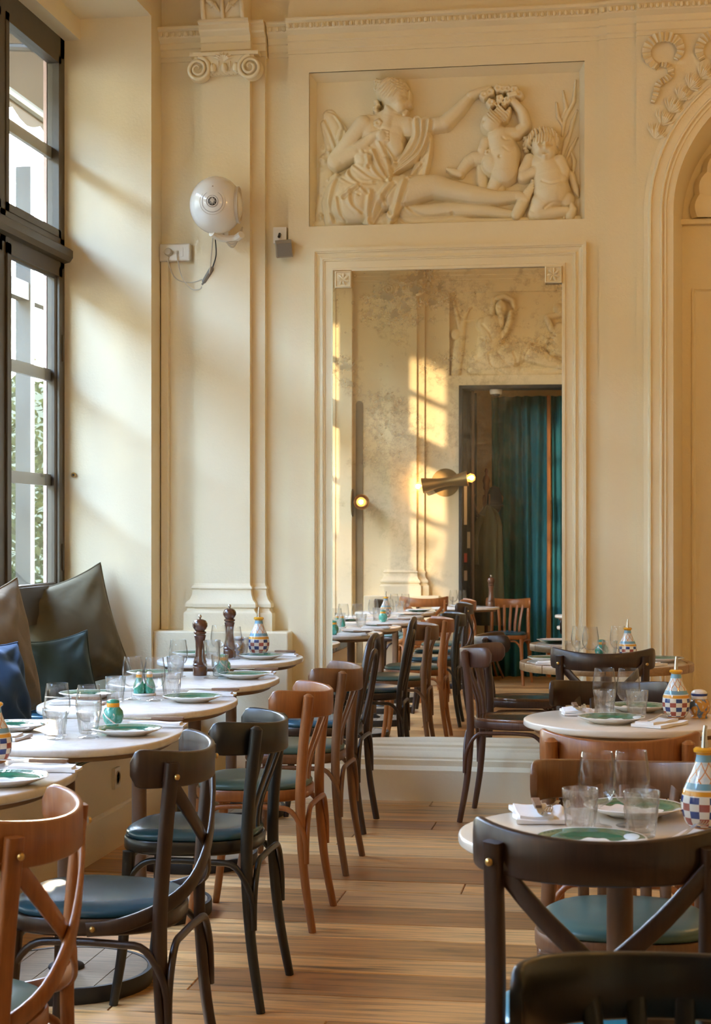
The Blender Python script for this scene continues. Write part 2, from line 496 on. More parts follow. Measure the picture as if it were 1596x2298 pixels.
def shaker_mat(name, a, b, c2):
    t = NT(name)
    vo = t.n('ShaderNodeTexVoronoi'); vo.inputs['Scale'].default_value = 38; t.l(t.coord('Object'), vo.inputs[0])
    n = t.noise(t.coord('Object'), 22, 3, 0.5, 1.2)
    c = t.mix(t.ramp(n, [(0.42, 0), (0.47, 1)]), a, b)
    c = t.mix(t.ramp(n, [(0.58, 0), (0.62, 1)]), c, c2)
    return t.bsdf(c, 0.12, coat=0.5)
M['shaker_green'] = shaker_mat('green_shaker_glaze', (0.03, 0.22, 0.13), (0.07, 0.33, 0.26), (0.72, 0.68, 0.58))
M['shaker_floral'] = shaker_mat('floral_shaker_glaze', (0.10, 0.16, 0.24), (0.55, 0.26, 0.04), (0.62, 0.58, 0.48))
M['scroll'] = plain('cream_scroll', (0.74, 0.68, 0.56), 0.15, coat=0.4)

def leaf_mat():
    t = NT('vine_leaf')
    oi = t.noise(t.pos(), 3.0, 3)
    c = t.ramp(oi, [(0.3, (0.010, 0.014, 0.005)), (0.55, (0.030, 0.036, 0.012)), (0.8, (0.075, 0.072, 0.026))])
    d = t.n('ShaderNodeBsdfDiffuse'); tl = t.n('ShaderNodeBsdfTranslucent')
    t.l(c, d.inputs[0]); t.l(c, tl.inputs[0])
    mx = t.n('ShaderNodeMixShader'); mx.inputs[0].default_value = 0.5
    t.l(d.outputs[0], mx.inputs[1]); t.l(tl.outputs[0], mx.inputs[2]); t.l(mx.outputs[0], t.out.inputs[0])
    return t.m
M['leaf'] = leaf_mat()
M['ground'] = plain('dark_asphalt', (0.085, 0.075, 0.06), 0.9, var=0.15)
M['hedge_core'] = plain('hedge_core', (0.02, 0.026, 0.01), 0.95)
M['added_globe'] = emit('added_pendant_glow', (1.0, 0.56, 0.16), 50)  # glow of the added out-of-view pendants that warm the upper walls
M['shade_wall'] = plain('shade_building_wall', (0.20, 0.155, 0.095), 0.8, var=0.05)
# ------------------------------------------------------------------ floor
def struct(o): return tag(o, kind='structure')
CEIL = 4.75
floor = struct(MB().box(-2.46, 3.6, -1.6, 9.0, -0.12, -0.02).build('floor', M['subfloor'], smooth=0))
def plank_mesh():
    b = 0.004
    m = MB()
    m.rings([[(-.5, -.5, 0), (.5, -.5, 0), (.5, .5, 0), (-.5, .5, 0)],
             [(-.5, -.5, .85), (.5, -.5, .85), (.5, .5, .85), (-.5, .5, .85)],
             [(-.4985, -.488, 1), (.4985, -.488, 1), (.4985, .488, 1), (-.4985, .488, 1)]])
    return m.mesh('plank', M['plank'], 0)
pm = plank_mesh()
rp = random.Random(11)
y = 8.72
rows = 0
while y > -1.5:
    w = rp.choice((0.19, 0.22, 0.25, 0.27))
    x = -2.45 - rp.uniform(0.0, 1.4)
    while x < 3.55:
        L = rp.choice((1.5, 1.9, 2.3, 2.7))
        a, b = max(x, -2.45), min(x + L, 3.58)
        if b - a > 0.08:
            put('plank', pm, floor, loc=((a+b)/2, y - w/2, -0.02 + rp.uniform(-0.0006, 0.0006)), scale=(b - a - 0.003, w - 0.0035, 0.02))
        x += L
    y -= w
    rows += 1

# ------------------------------------------------------------------ far wall
YB = 8.75      # face of the mirror bay
far = MB()
far.box(-2.46, -1.745, 8.80, 9.1, 0, CEIL)
# bay with relief recess (x -1.633..-0.192, z 2.994..3.806)
far.box(-1.745, -1.633, YB, 9.1, 0, CEIL)
far.box(-0.192, -0.118, YB, 9.1, 0, CEIL)
far.box(-1.633, -0.192, YB, 9.1, 0, 2.994)
far.box(-1.633, -0.192, YB, 9.1, 3.806, CEIL)
far.box(-1.633, -0.192, YB + 0.075, 9.1, 2.994, 3.806)
far.box(-0.118, -0.079, 8.735, 9.1, 0, CEIL)
far.box(-0.079, 0.07, 8.72, 9.1, 0, CEIL)
YE = 8.695
AX, AZ, AR = 0.96, 3.0, 0.853       # arch centre, springing height, outer radius
AI = 0.705                          # inner radius of the niche opening
far.box(0.07, AX - AI, YE, 9.1, 0, AZ)
far.box(AX + AI, 3.62, YE, 9.1, 0, AZ)
arc = [(AX - AI*math.cos(PI*i/40), AZ + AI*math.sin(PI*i/40)) for i in range(41)]
for i in range(40):
    (xa, za), (xb, zb) = arc[i], arc[i+1]
    far.add([(xa, YE, za), (xb, YE, zb), (xb, YE, CEIL), (xa, YE, CEIL), (xa, 9.1, za), (xb, 9.1, zb)],
            [(0, 1, 2, 3), (0, 4, 5, 1)])
far.box(0.07, AX - AI, YE, 9.1, AZ, CEIL)
far.box(AX + AI, 3.62, YE, 9.1, AZ, CEIL)
far.box(AX - AI - 0.02, AX + AI + 0.02, 9.0, 9.1, 0, 3.8)
wall_far = struct(far.build('wall_far', M['plaster'], smooth=0))

# bevelled slope inside the relief recess
m = MB()
o_ = [(-1.633, 2.994), (-0.192, 2.994), (-0.192, 3.806), (-1.633, 3.806)]
i_ = [(-1.605, 3.012), (-0.220, 3.012), (-0.220, 3.770), (-1.605, 3.770)]
m.rings([[(x, YB, z) for x, z in o_], [(x, YB + 0.012, z) for x, z in o_], [(x, YB + 0.074, z) for x, z in i_]], False, False)
m.build('panel_bevel', M['plaster'], wall_far, smooth=0)

# cornice: follows every break of the wall; profile = (projection, z)
COR = [(0, 3.905), (0.010, 3.905), (0.010, 3.925), (0.018, 3.930), (0.018, 3.965), (0.028, 3.970), (0.028, 4.000), (0.036, 4.004),
       (0.060, 4.018), (0.066, 4.028), (0.066, 4.052), (0.085, 4.060), (0.085, 4.075), (0, 4.080)]
def cornice(x0, x1, yf, parent, sgn=-1, name='cornice', egg=True):
    m = MB(); m.extx([(yf + sgn*d, z) for d, z in COR], x0, x1)
    o = m.build(name, M['plaster'], parent, smooth=25)
    if egg:
        e = MB(); n = max(1, int((x1 - x0)/0.030))
        for i in range(n):
            cx = x0 + (i + .5)*(x1 - x0)/n
            e.lathe([(0.0, 4.022), (0.009, 4.027), (0.0115, 4.037), (0.008, 4.047), (0.0, 4.051)], 8, (cx, yf + sgn*0.066, 0))
            e.box(cx + 0.0135, cx + 0.0165, min(yf + sgn*0.066, yf + sgn*0.073), max(yf + sgn*0.066, yf + sgn*0.073), 4.024, 4.05)
        g = e.build('egg_and_dart', M['plaster'], o)
        g['kind'] = 'stuff'
    return o
cornice(-2.45, -2.215, 8.80, wall_far)
cornice(-1.86, -1.745, 8.80, wall_far)
cornice(-1.745, -0.118, YB, wall_far)
cornice(-0.118, -0.079, 8.735, wall_far)
cornice(-0.079, 0.07, 8.72, wall_far)
cornice(0.07, 3.55, YE, wall_far)

# plinth below the mirror and along the wall
PLI = [(0.02, 0.318), (0.028, 0.318), (0.034, 0.310), (0.040, 0.292), (0.052, 0.280), (0.052, 0.268), (0.066, 0.262), (0.072, 0.250),
       (0.090, 0.236), (0.098, 0.222), (0.098, 0.212), (0.112, 0.206), (0.112, 0.178), (0.124, 0.172), (0.130, 0.166), (0.142, 0.158), (0.142, 0.0), (0, 0.0), (0, 0.318)]
def plinth(x0, x1, yf, parent, sgn=-1):
    m = MB(); m.extx([(yf + sgn*d, z) for d, z in PLI], x0, x1)
    return m.build('baseboard_far', M['plaster'], parent, smooth=25)
plinth(-1.72, -0.118, YB, wall_far)
plinth(-0.118, 0.07, 8.72, wall_far)
plinth(0.07, AX - AI, YE, wall_far)

# ------------------------------------------------------------------ mirror and its frame
FR = [(0, 0.0), (0, 0.036), (0.016, 0.036), (0.019, 0.030), (0.023, 0.030), (0.027, 0.020), (0.040, 0.015), (0.050, 0.019), (0.053, 0.027),
      (0.058, 0.027), (0.061, 0.021), (0.066, 0.021), (0.069, 0.014), (0.104, 0.014), (0.108, 0.022), (0.122, 0.022), (0.124, 0.012), (0.124, -0.0)]
def rect_frame(x0, x1, z0, z1, prof, yf, sgn=-1):
    m = MB(); rs = []
    for d, h in prof:
        rs.append([(x0 + d, yf + sgn*h, z0 + d), (x1 - d, yf + sgn*h, z0 + d), (x1 - d, yf + sgn*h, z1 - d), (x0 + d, yf + sgn*h, z1 - d)])
    return m.rings(rs, False, False)
fx0, fx1, fz1 = -1.613, -0.183, 2.873
mf = empty('wall_mirror', 'tall antique mirror with foxed silvering in a cream moulded frame', 'mirror', (0, 0, 0))
mfr = rect_frame(fx0, fx1, 0.10, fz1, FR, YB).build('mirror_frame', M['plaster'], mf, smooth=20)
# the old glass hangs a little out of true behind its frame
mir = MB().box(-0.605, 0.605, -0.002, 0.002, -1.23, 1.23).build('mirror_glass', M['mirror'], mf, smooth=0,
        loc=(-0.897, 8.733, 1.527), rot=(-0.006, 0, 0.0205))
for sx, rx in ((-1.489 + 0.043, 0), (-0.307 - 0.043, 1)):
    cb = rect_frame(sx - 0.043, sx + 0.043, 2.706 - 0.043, 2.706 + 0.043, [(0, -0.0), (0, 0.038), (0.005, 0.041), (0.008, 0.034), (0.012, 0.033), (0.043, 0.033)], YB).build('corner_block', M['plaster'], mf, smooth=20)
    lv = MB()
    for k in range(7):
        a = 2*PI*k/7 + 0.3
        pts = [(sx + q*math.cos(a + q*9), YB - 0.034 - 0.006*math.sin(PI*min(1, q/0.034)), 2.706 + q*math.sin(a + q*9)) for q in (0.003, 0.012, 0.021, 0.030, 0.033)]
        lv.tube(pts, [0.003, 0.006, 0.007, 0.005, 0.001], 6)
    lv.build('rosette', M['plaster'], cb)

# ------------------------------------------------------------------ arch
def arch_path(r, n=48):
    p = [(AX - r, 0.0), (AX - r, 1.0), (AX - r, 2.0)]
    p += [(AX - r*math.cos(PI*i/n), AZ + r*math.sin(PI*i/n)) for i in range(n + 1)]
    p += [(AX + r, 2.0), (AX + r, 1.0), (AX + r, 0.0)]
    return p
ARP = [(0, 0.0), (0, 0.014), (0.020, 0.018), (0.030, 0.036), (0.036, 0.036), (0.040, 0.026), (0.080, 0.026), (0.085, 0.036), (0.092, 0.036),
       (0.098, 0.024), (0.104, 0.030), (0.112, 0.030), (0.116, 0.022), (0.148, 0.022), (0.148, 0.0)]
m = MB()
m.rings([[(x, YE - h, z) for x, z in arch_path(AR - d)] for d, h in ARP], False, False, closed=False)
archv = m.build('arch_moulding', M['plaster'], wall_far, smooth=25)
m = MB(); m.rings([[(x, y_, z) for x, z in arch_path(r_)] for r_, y_ in ((AI, YE - 0.004), (AI - 0.004, YE + 0.02), (AI - 0.055, 9.0))], False, False, closed=False)
m.build('niche_reveal', M['plaster'], wall_far, smooth=30)
sh = empty('niche_shell', 'cream plaster scallop shell in the head of the arched wall niche', 'ornament', (AX, 8.99, 3.02))
nr = 15
for k in range(nr):
    a0, a1 = PI*k/nr, PI*(k + 1)/nr
    rs = []
    for q in (0.06, 0.2, 0.36, 0.5, 0.575, 0.60):
        row = []
        for j in range(7):
            t = j/6; a = a0 + (a1 - a0)*t
            bul = math.sin(PI*t)
            rr = q + (0.016*bul if q > 0.55 else 0)
            hgt = 0.012 + 0.045*(q/0.6)**1.5 + 0.012*bul*(q/0.6) if q < 0.599 else 0.004
            row.append((-rr*math.cos(a), -hgt, rr*math.sin(a)))
        rs.append(row)
    MB().rings(rs, False, False, closed=False).build('shell_flute', M['plaster'], sh, smooth=60)
MB().box(-0.66, 0.66, -0.03, 0.01, -0.03, -0.005).build('shell_ledge', M['plaster'], sh)
rect_frame(0.36, 1.56, -0.5, 2.66, [(0, 0), (0, 0.010), (0.008, 0.012), (0.014, 0.004), (0.02, 0.0)], 9.0).build('niche_panel_moulding', M['plaster'], wall_far)

# ribbons and husk garland above the arch
def ribbon(name, pts, w, label):
    P = crom([(x, YE - 0.016 - d, z) for x, z, d in pts], 8)
    n = len(P); m = MB(); rs = []
    for i in range(n):
        t = (P[min(i+1, n-1)] - P[max(i-1, 0)]); t.y = 0; t.normalize()
        sd = Vector((t.z, 0, -t.x)); ww = w*(0.35 + 0.65*math.sin(PI*min(1, (i + 2)/(n + 2)))**0.5)
        wav = 0.012*math.sin(i*1.9)
        off = Vector((0, wav, 0))
        rs.append([P[i] + sd*ww + off*0.6, P[i] + sd*ww*0.4 + off*0.9 - Vector((0, 0.001, 0)), P[i] - sd*ww*0.4 + off*1.0 - Vector((0, 0.001, 0)), P[i] - sd*ww + off,
                   P[i] - sd*ww + off + Vector((0, 0.012, 0)), P[i] + sd*ww + off + Vector((0, 0.012, 0))])
    m.rings(rs)
    return tag(m.build(name, M['plaster'], None, smooth=60), label, 'ornament')
ribbon('plaster_ribbon', [(.178, 3.735, 0), (.132, 3.775, .004), (.122, 3.83, .01), (.158, 3.875, .014), (.215, 3.888, .014), (.270, 3.868, .012), (.292, 3.82, .010), (.268, 3.772, .004)], 0.024,
       'curled cream plaster ribbon bow on the wall left of the arch crown')
ribbon('plaster_ribbon', [(.188, 3.752, 0), (.230, 3.742, 0), (.243, 3.70, .004), (.215, 3.672, .012), (.180, 3.648, .012), (.166, 3.60, .01), (.150, 3.555, .006)], 0.017,
       'short rippled plaster ribbon tail hanging below the ribbon bow')
ribbon('plaster_ribbon', [(.400, 3.765, 0), (.382, 3.81, .01), (.400, 3.86, .012), (.445, 3.888, .012), (.495, 3.875, .01), (.515, 3.83, .008)], 0.023,
       'plaster ribbon loop cut by the right photo edge above the arch')
gar = empty('husk_garland', 'plaster husk garland climbing the outer edge of the arch', 'ornament', (AX, YE, AZ))
rg = random.Random(3)
for k in range(14):
    a = math.radians(27 + k*4.9)
    rr = AR + 0.030
    cx, cz = -rr*math.cos(a), rr*math.sin(a)
    tdir = Vector((math.sin(a), 0, math.cos(a)))
    nd = Vector((-math.cos(a), 0, math.sin(a)))
    m = MB()
    for q in range(11):
        s_ = (q - 5)/5
        b0 = Vector((cx, -0.006, cz)) - tdir*0.022 + nd*(0.006*s_)
        tip = b0 + tdir*(0.072 + 0.016*rg.uniform(-1, 1) - 0.022*abs(s_)) + nd*(0.050*s_ + 0.010) + Vector((0, -0.014*rg.uniform(0.2, 1.6), 0))
        mid = (b0 + tip)/2 + Vector((0, -0.018*(1 - 0.4*abs(s_)), 0)) + nd*0.012*s_
        m.tube([b0, mid, tip], [0.003, 0.0058, 0.001], 6)
    m.build('husk', M['plaster'], gar, smooth=50)

# ------------------------------------------------------------------ pilaster with pedestal, capital and console
def pilaster(X, yf, sgn, name_to, parent):
    """X maps pilaster-local x (far-wall numbers) to world x"""
    m = MB()
    def bx(x0, x1, d, z0, z1):
        a, b = sorted((X(x0), X(x1))); ya, yb = sorted((yf, yf + sgn*d)); m.box(a, b, ya, yb, z0, z1)
    bx(-2.258, -1.873, 0.040, 1.08, 3.905)
    bx(-2.205, -1.945, 0.085, 1.08, 3.905)
    # moulded foot
    FOOT = [(0.0, 1.11), (0.003, 1.10), (0.012, 1.092), (0.014, 1.084), (0.008, 1.076), (0.010, 1.05), (0.020, 1.025), (0.034, 1.012), (0.040, 1.003), (0.040, 0.985), (0.030, 0.978), (0.034, 0.965), (0.046, 0.955), (0.048, 0.945), (0.048, 0.86)]
    for xa, xb, d in ((-2.205, -1.945, 0.085), (-2.258, -1.873, 0.040)):
        rs = []
        for e, z in FOOT:
            a, b = sorted((X(xa - e), X(xb + e)))
            rs.append([(a, yf, z), (a, yf + sgn*(d + e), z), (b, yf + sgn*(d + e), z), (b, yf, z)])
        m.rings(rs, False, False)
    o = m.build('pilaster_shaft', M['plaster'], parent, smooth=28)
    m = MB()
    a, b = sorted((X(-2.45), X(-1.722))); ya, yb = sorted((yf, yf + sgn*0.165)); m.box(a, b, ya, yb, 0, 0.86)
    o2 = m.build('pedestal', M['plaster'], parent, smooth=0)
    bv = o2.modifiers.new('bevel', 'BEVEL'); bv.width = 0.008; bv.segments = 2
    # entablature block over the capital
    m = MB()
    a, b = sorted((X(-2.205), X(-1.935)))
    m.extx([(yf + sgn*(0.09 + d), z) for d, z in COR[:-1]] + [(yf, 4.080), (yf, 3.905)], a, b)
    a, b = sorted((X(-1.935), X(-1.865)))
    m.extx([(yf + sgn*(0.04 + d), z) for d, z in COR[:-1]] + [(yf, 4.080), (yf, 3.905)], a, b)
    m.build('entablature_block', M['plaster'], parent, smooth=20)
    # capital
    cap = empty(name_to, None, None, (X(-2.07), yf + sgn*0.085, 3.84)); cap.parent = parent
    cap.location = (X(-2.07), yf + sgn*0.085, 3.84)
    f = 1 if sgn < 0 else -1
    MB().box(-0.185, 0.185, -0.075 if f > 0 else 0, 0 if f > 0 else 0.075, 0.048, 0.066).build('abacus', M['plaster'], cap)
    MB().extx([(-f*0.0, -0.045), (-f*0.03, -0.045), (-f*0.045, -0.02), (-f*0.06, 0.02), (-f*0.062, 0.048), (0, 0.048)], -0.16, 0.16).build('echinus', M['plaster'], cap)
    for s_ in (-1, 1):
        pts = []; rad = []
        for i in range(46):
            t = i/45; a = PI/2 + s_*t*2.35*2*PI
            r = 0.060*(1 - t)**0.85 + 0.004
            pts.append((s_*0.140 + r*math.cos(a)*1.0, -f*(0.062 + 0.022*t), -0.018 + r*math.sin(a)))
            rad.append(0.0125*(1 - 0.65*t))
        v = MB().tube(pts, rad, 7).build('volute', M['plaster'], cap, smooth=60)
        MB().lathe([(0.062, 0), (0.060, 0.05)], 20).build('volute_drum', M['plaster'], cap, rot=(PI/2*f, 0, 0), loc=(s_*0.140, -f*0.01, -0.018))
    eg = MB()
    for k in range(3):
        eg.lathe([(0, -0.03), (0.016, -0.02), (0.02, 0), (0.014, 0.018), (0, 0.026)], 10, (-0.062 + 0.062*k, -f*0.055, -0.012))
    for k in range(4):
        eg.tube([(-0.093 + 0.062*k, -f*0.062, 0.02), (-0.093 + 0.062*k, -f*0.062, -0.035)], [0.005, 0.002], 6)
    for k in range(9):
        eg.lathe([(0, -0.005), (0.006, 0), (0, 0.005)], 6, (-0.088 + 0.022*k, -f*0.045, -0.048))
    eg.build('egg_moulding', M['plaster'], cap)
    lf = MB()
    for k in range(7):
        a = math.radians(20 + 140*k/6)
        lf.tube([(0, -f*0.07, 0.02), (0.03*math.cos(a), -f*0.082, 0.025 + 0.02*math.sin(a)), (0.06*math.cos(a), -f*0.075, 0.028 + 0.035*math.sin(a))], [0.004, 0.008, 0.002], 6)
    lf.build('palmette', M['plaster'], cap)
    # acanthus console above the cornice, leaning out towards the ceiling
    con = empty('console', None, None, (0, 0, 0)); con.parent = parent
    con.location = (X(-2.07), yf + sgn*0.10, 4.08)
    prof = [(0.00, 0.0), (0.055, 0.0), (0.075, 0.05), (0.085, 0.12), (0.11, 0.2), (0.16, 0.30), (0.26, 0.42), (0.34, 0.55), (0.36, 0.66), (-0.1, 0.66), (-0.1, 0.0)]
    MB().extx([(-f*a, b) for a, b in prof], -0.115, 0.115).build('console_body', M['plaster'], con, smooth=50)
    for s_ in (-1, 1):
        e = MB()
        P = crom([(s_*0.105, -f*(a + 0.012), b) for a, b in prof[1:9]], 5)
        e.tube(P, 0.013, 8); e.build('console_rim', M['plaster'], con, smooth=60)
        for k in range(6):
            tt = 0.03 + k*0.07
            aa = np.interp(tt, [b for a, b in prof[1:9]], [a for a, b in prof[1:9]])
            l2 = MB()
            for q in range(4):
                l2.tube([(s_*0.015, -f*(aa + 0.012), tt), (s_*(0.04 + 0.012*q), -f*(aa + 0.03), tt + 0.035 + 0.008*q), (s_*(0.065 + 0.008*q), -f*(aa + 0.022), tt + 0.018*q + 0.02)], [0.006, 0.012, 0.003], 6)
            l2.build('acanthus_leaf', M['plaster'], con, smooth=60)
    MB().tube(crom([(0, -f*(a + 0.018), b) for a, b in prof[1:9]], 5), 0.010, 8).build('leaf_rib', M['plaster'], con, smooth=60)
pilaster(lambda x: x, 8.80, -1, 'capital', wall_far)

# ------------------------------------------------------------------ relief panels (height fields)
def seg_d(px, pz, a, b):
    ax, az = a; bx, bz = b
    dx, dz = bx - ax, bz - az
    L = dx*dx + dz*dz + 1e-12
    t = np.clip(((px - ax)*dx + (pz - az)*dz)/L, 0, 1)
    return np.hypot(px - (ax + t*dx), pz - (az + t*dz)), t
class Relief:
    def __init__(s, w, h, step, mp):
        s.nx, s.nz = int(w/step) + 1, int(h/step) + 1
        s.x, s.z = np.meshgrid(np.linspace(0, w, s.nx), np.linspace(0, h, s.nz))
        s.H = np.zeros_like(s.x); s.mp = mp; s.k = (w/s.nx)
        s.soft = 0.0045
    def smax(s, a, b):
        k = s.soft
        h = np.clip(0.5 + 0.5*(a - b)/k, 0, 1)
        return b*(1 - h) + a*h + k*h*(1 - h)
    def cap(s, pts, rad, lift=0.0, flat=0.8):
        """limb: chain of capsules; pts in sketch units, rad in sketch units"""
        P = [s.mp(*p) for p in pts]
        if not hasattr(rad, '__len__'): rad = [rad]*len(P)
        R = [r*0.00233 for r in rad]
        new = np.full_like(s.x, -1.0)
        for i in range(len(P) - 1):
            d, t = seg_d(s.x, s.z, P[i], P[i+1])
            r = R[i] + (R[i+1] - R[i])*t
            l = lift[i] + (lift[i+1] - lift[i])*t if hasattr(lift, '__len__') else lift
            v = np.where(d < r, flat*np.sqrt(np.maximum(r*r - d*d, 0)) + l*np.minimum(1, (1 - d/r)*5), -1.0)
            new = np.maximum(new, v)
        s.H = np.where(new > -0.5, s.smax(new, s.H), s.H)
    def ell(s, c, rx, rz, lift=0.0, flat=0.8, rot=0.0):
        cx, cz = s.mp(*c); rx *= 0.00233; rz *= 0.00233
        ca, sa = math.cos(rot), math.sin(rot)
        u = ((s.x - cx)*ca + (s.z - cz)*sa)/rx; v = (-(s.x - cx)*sa + (s.z - cz)*ca)/rz
        q = u*u + v*v
        n = np.where(q < 1, flat*min(rx, rz)*np.sqrt(np.maximum(1 - q, 0)) + lift*np.minimum(1, (1 - np.sqrt(q))*5), -1)
        s.H = np.where(n > -0.5, s.smax(n, s.H), s.H)
    def line(s, pts, w, amp):
        """ridge (amp > 0) or groove (amp < 0) along a smooth line"""
        P = [s.mp(*p) for p in pts]
        P = [(q.x, q.y) for q in crom([(a, b, 0) for a, b in P], 5)]
        d = np.full_like(s.x, 9.0)
        for i in range(len(P) - 1): d = np.minimum(d, seg_d(s.x, s.z, P[i], P[i+1])[0])
        s.H += amp*np.exp(-(d/(w*0.00233))**2)*np.clip(s.H/0.012, 0, 1)
    def fold(s, pts, w, amp):
        s.line(pts, w*1.35, amp*0.75)
        s.line([(a + w*2.3, b + w*0.5) for a, b in pts], w*1.15, -amp*1.05)
        s.line([(a - w*2.4, b - w*0.4) for a, b in pts], w*1.5, -amp*0.30)
    def hair(s, c, rx, rz, rot, amp, freq, ang):
        """combed strands inside an ellipse"""
        cx, cz = s.mp(*c); rx *= 0.00233; rz *= 0.00233
        ca, sa = math.cos(rot), math.sin(rot)
        u = ((s.x - cx)*ca + (s.z - cz)*sa)/rx; v = (-(s.x - cx)*sa + (s.z - cz)*ca)/rz
        m = np.clip((1 - (u*u + v*v))*4, 0, 1)
        q = (s.x*math.cos(ang) + s.z*math.sin(ang)); p = (-s.x*math.sin(ang) + s.z*math.cos(ang))
        s.H += amp*m*(0.6 + np.sin(q*freq + 1.3*np.sin(p*freq*0.13)))*np.clip(s.H/0.01, 0, 1)
    def dab(s, c, r, amp):
        cx, cz = s.mp(*c); r *= 0.00233; amp *= 1.5
        s.H += amp*np.exp(-((s.x - cx)**2 + (s.z - cz)**2)/(r*r))
    def rose(s, c, r, lift):
        s.ell(c, r, r, lift, 0.7)
        for k in range(5):
            a = k*2*PI/5 + c[0]
            s.ell((c[0] + 0.62*r*math.cos(a), c[1] + 0.62*r*math.sin(a)), r*0.5, r*0.42, lift + 0.004, 0.7, a)
        s.dab(c, r*0.3, -0.006)
    def mesh(s, name, mat, x0, z0, yb, sgn, parent):
        H = np.maximum(s.H, 0)*1.42
        vs = np.stack([s.x + x0, yb + sgn*H, s.z + z0], -1).reshape(-1, 3)
        idx = np.arange(s.nx*s.nz).reshape(s.nz, s.nx)
        fs = np.stack([idx[:-1, :-1], idx[:-1, 1:], idx[1:, 1:], idx[1:, :-1]], -1).reshape(-1, 4)
        keep = (H.reshape(-1)[fs] > 1e-4).any(1)
        fs = fs[keep]
        if sgn > 0: fs = fs[:, ::-1]
        used = np.unique(fs); remap = np.zeros(len(vs), int); remap[used] = np.arange(len(used))
        m = MB(); m.v = [tuple(p) for p in vs[used].tolist()]; m.f = [tuple(q) for q in remap[fs].tolist()]
        return m.build(name, mat, parent, smooth=180)

def sk(u, v):   # far panel sketch units -> metres on the panel
    vt = 160 - 0.0433*(u - 690); vb = 507 - 0.0324*(u - 690)
    return ((u - 690)/623*1.441, (vb - v)/(vb - vt)*0.812)
RW, RH = 1.441, 0.812
ST = 0.0031
rel = empty('relief_panel', 'large cream plaster relief of reclining draped woman and two cherubs over the mirror', 'wall relief', (0, 0, 0))
def newrel(): return Relief(RW, RH, ST, sk)
RX0, RZ0, RYB = -1.633, 2.994, YB + 0.0735

def Z1(x, y): return (680 + x/4.836, 140 + y/4.836)
def Z2(x, y): return (980 + x/4.56, 140 + y/4.56)
def zz1(l): return [Z1(*p) for p in l]
def zz2(l): return [Z2(*p) for p in l]

# background: wing, rocks, reeds and ground swell
r = newrel()
r.cap(zz1([(250, 540), (340, 700), (400, 900)]), [16, 22, 26], 0.004, 0.25)
r.cap(zz1([(190, 620), (280, 860), (330, 1000)]), [8, 16, 20], 0.006, 0.25)
r.cap(zz1([(200, 1000), (220, 1300), (190, 1680)]), [12, 20, 22], 0.003, 0.3)
r.cap(zz1([(120, 1730), (700, 1740)]), [10, 12], 0.008, 0.5)
r.cap([(700, 497), (1000, 492), (1300, 482)], [7, 9, 7], 0.01, 0.5)
for a in ([(210, 480), (330, 540), (420, 700)], [(180, 580), (250, 730), (320, 910)], [(330, 550), (390, 640), (360, 800)]):
    r.fold(zz1(a), 2.6, 0.007)
rr_ = random.Random(5)
for k in range(30):
    r.dab(Z1(rr_.uniform(150, 270), rr_.uniform(820, 1700)), rr_.uniform(3, 6), rr_.uniform(0.002, 0.007))
for a in ([(1425, 130), (1405, 350), (1310, 540), (1290, 700)], [(1230, 360), (1245, 500), (1300, 610)], [(1440, 440), (1395, 560), (1345, 760), (1280, 930)],
          [(1400, 600), (1330, 740), (1290, 880)], [(1385, 870), (1410, 960), (1400, 1080)], [(1440, 720), (1380, 830), (1330, 950)], [(1300, 240), (1330, 420), (1290, 520)]):
    r.cap([Z2(*p) for p in a], [1.5] + [4.2]*(len(a) - 2) + [2.5], 0.005, 0.7)
r.cap(zz2([(1270, 1010), (1380, 1110), (1430, 1270), (1450, 1330)]), [6, 8, 7, 2], 0.012, 0.6)
r.mesh('relief_ground', M['plaster'], RX0, RZ0, RYB, -1, rel)

# reclining woman
r = newrel()
r.cap(zz1([(330, 1250), (300, 1500), (330, 1690)]), [18, 30, 30], 0.010, 0.5)
r.ell(Z1(560, 1450), 78, 64, 0.018, 0.55)
r.ell(Z1(700, 1200), 62, 42, 0.030, 0.55, 0.3)
r.cap(zz1([(560, 1690), (900, 1680), (1000, 1650)]), [16, 18, 12], 0.016, 0.5)
r.cap(zz1([(1000, 1680), (1250, 1680), (1596, 1660), (1900, 1690)]), [14, 13, 10, 6], 0.010, 0.5)
r.cap(zz1([(930, 660), (900, 850), (850, 1150)]), [44, 46, 36], [0.034, 0.040, 0.034], 0.30)
r.cap(zz1([(700, 620), (900, 640), (1150, 640)]), [18, 20, 18], 0.040, 0.45)
r.ell(Z1(700, 700), 34, 30, 0.03, 0.6)
r.ell(Z1(1160, 690), 34, 24, 0.026, 0.6)
r.ell(Z1(1000, 900), 23, 27, 0.044, 0.5)
r.line(zz1([(880, 700), (930, 820), (900, 960)]), 5, -0.006)
r.line(zz1([(900, 1010), (1000, 1040), (1080, 1000)]), 4, -0.010)
# far leg, near thigh and shin, feet
r.cap([(905, 470), (1010, 462), (1100, 466), (1156, 474)], [16, 17, 14, 10], 0.012, 0.7)
r.cap([(838, 428), (905, 424), (975, 410), (990, 412)], [44, 38, 27, 25], [0.022, 0.026, 0.028, 0.028], 0.65)
r.cap([(975, 412), (1060, 430), (1120, 437), (1166, 432)], [27, 23, 17, 13], 0.022, 0.7)
r.cap([(1160, 476), (1172, 452), (1186, 425), (1199, 402)], [13, 14, 11, 6], 0.022, 0.7)
r.cap([(1166, 434), (1182, 440), (1196, 415)], [12, 11, 7], 0.026, 0.7)
for k in range(4): r.ell((1196 + 1.5*k, 398 + 6*k), 4, 3.2, 0.03, 0.8)
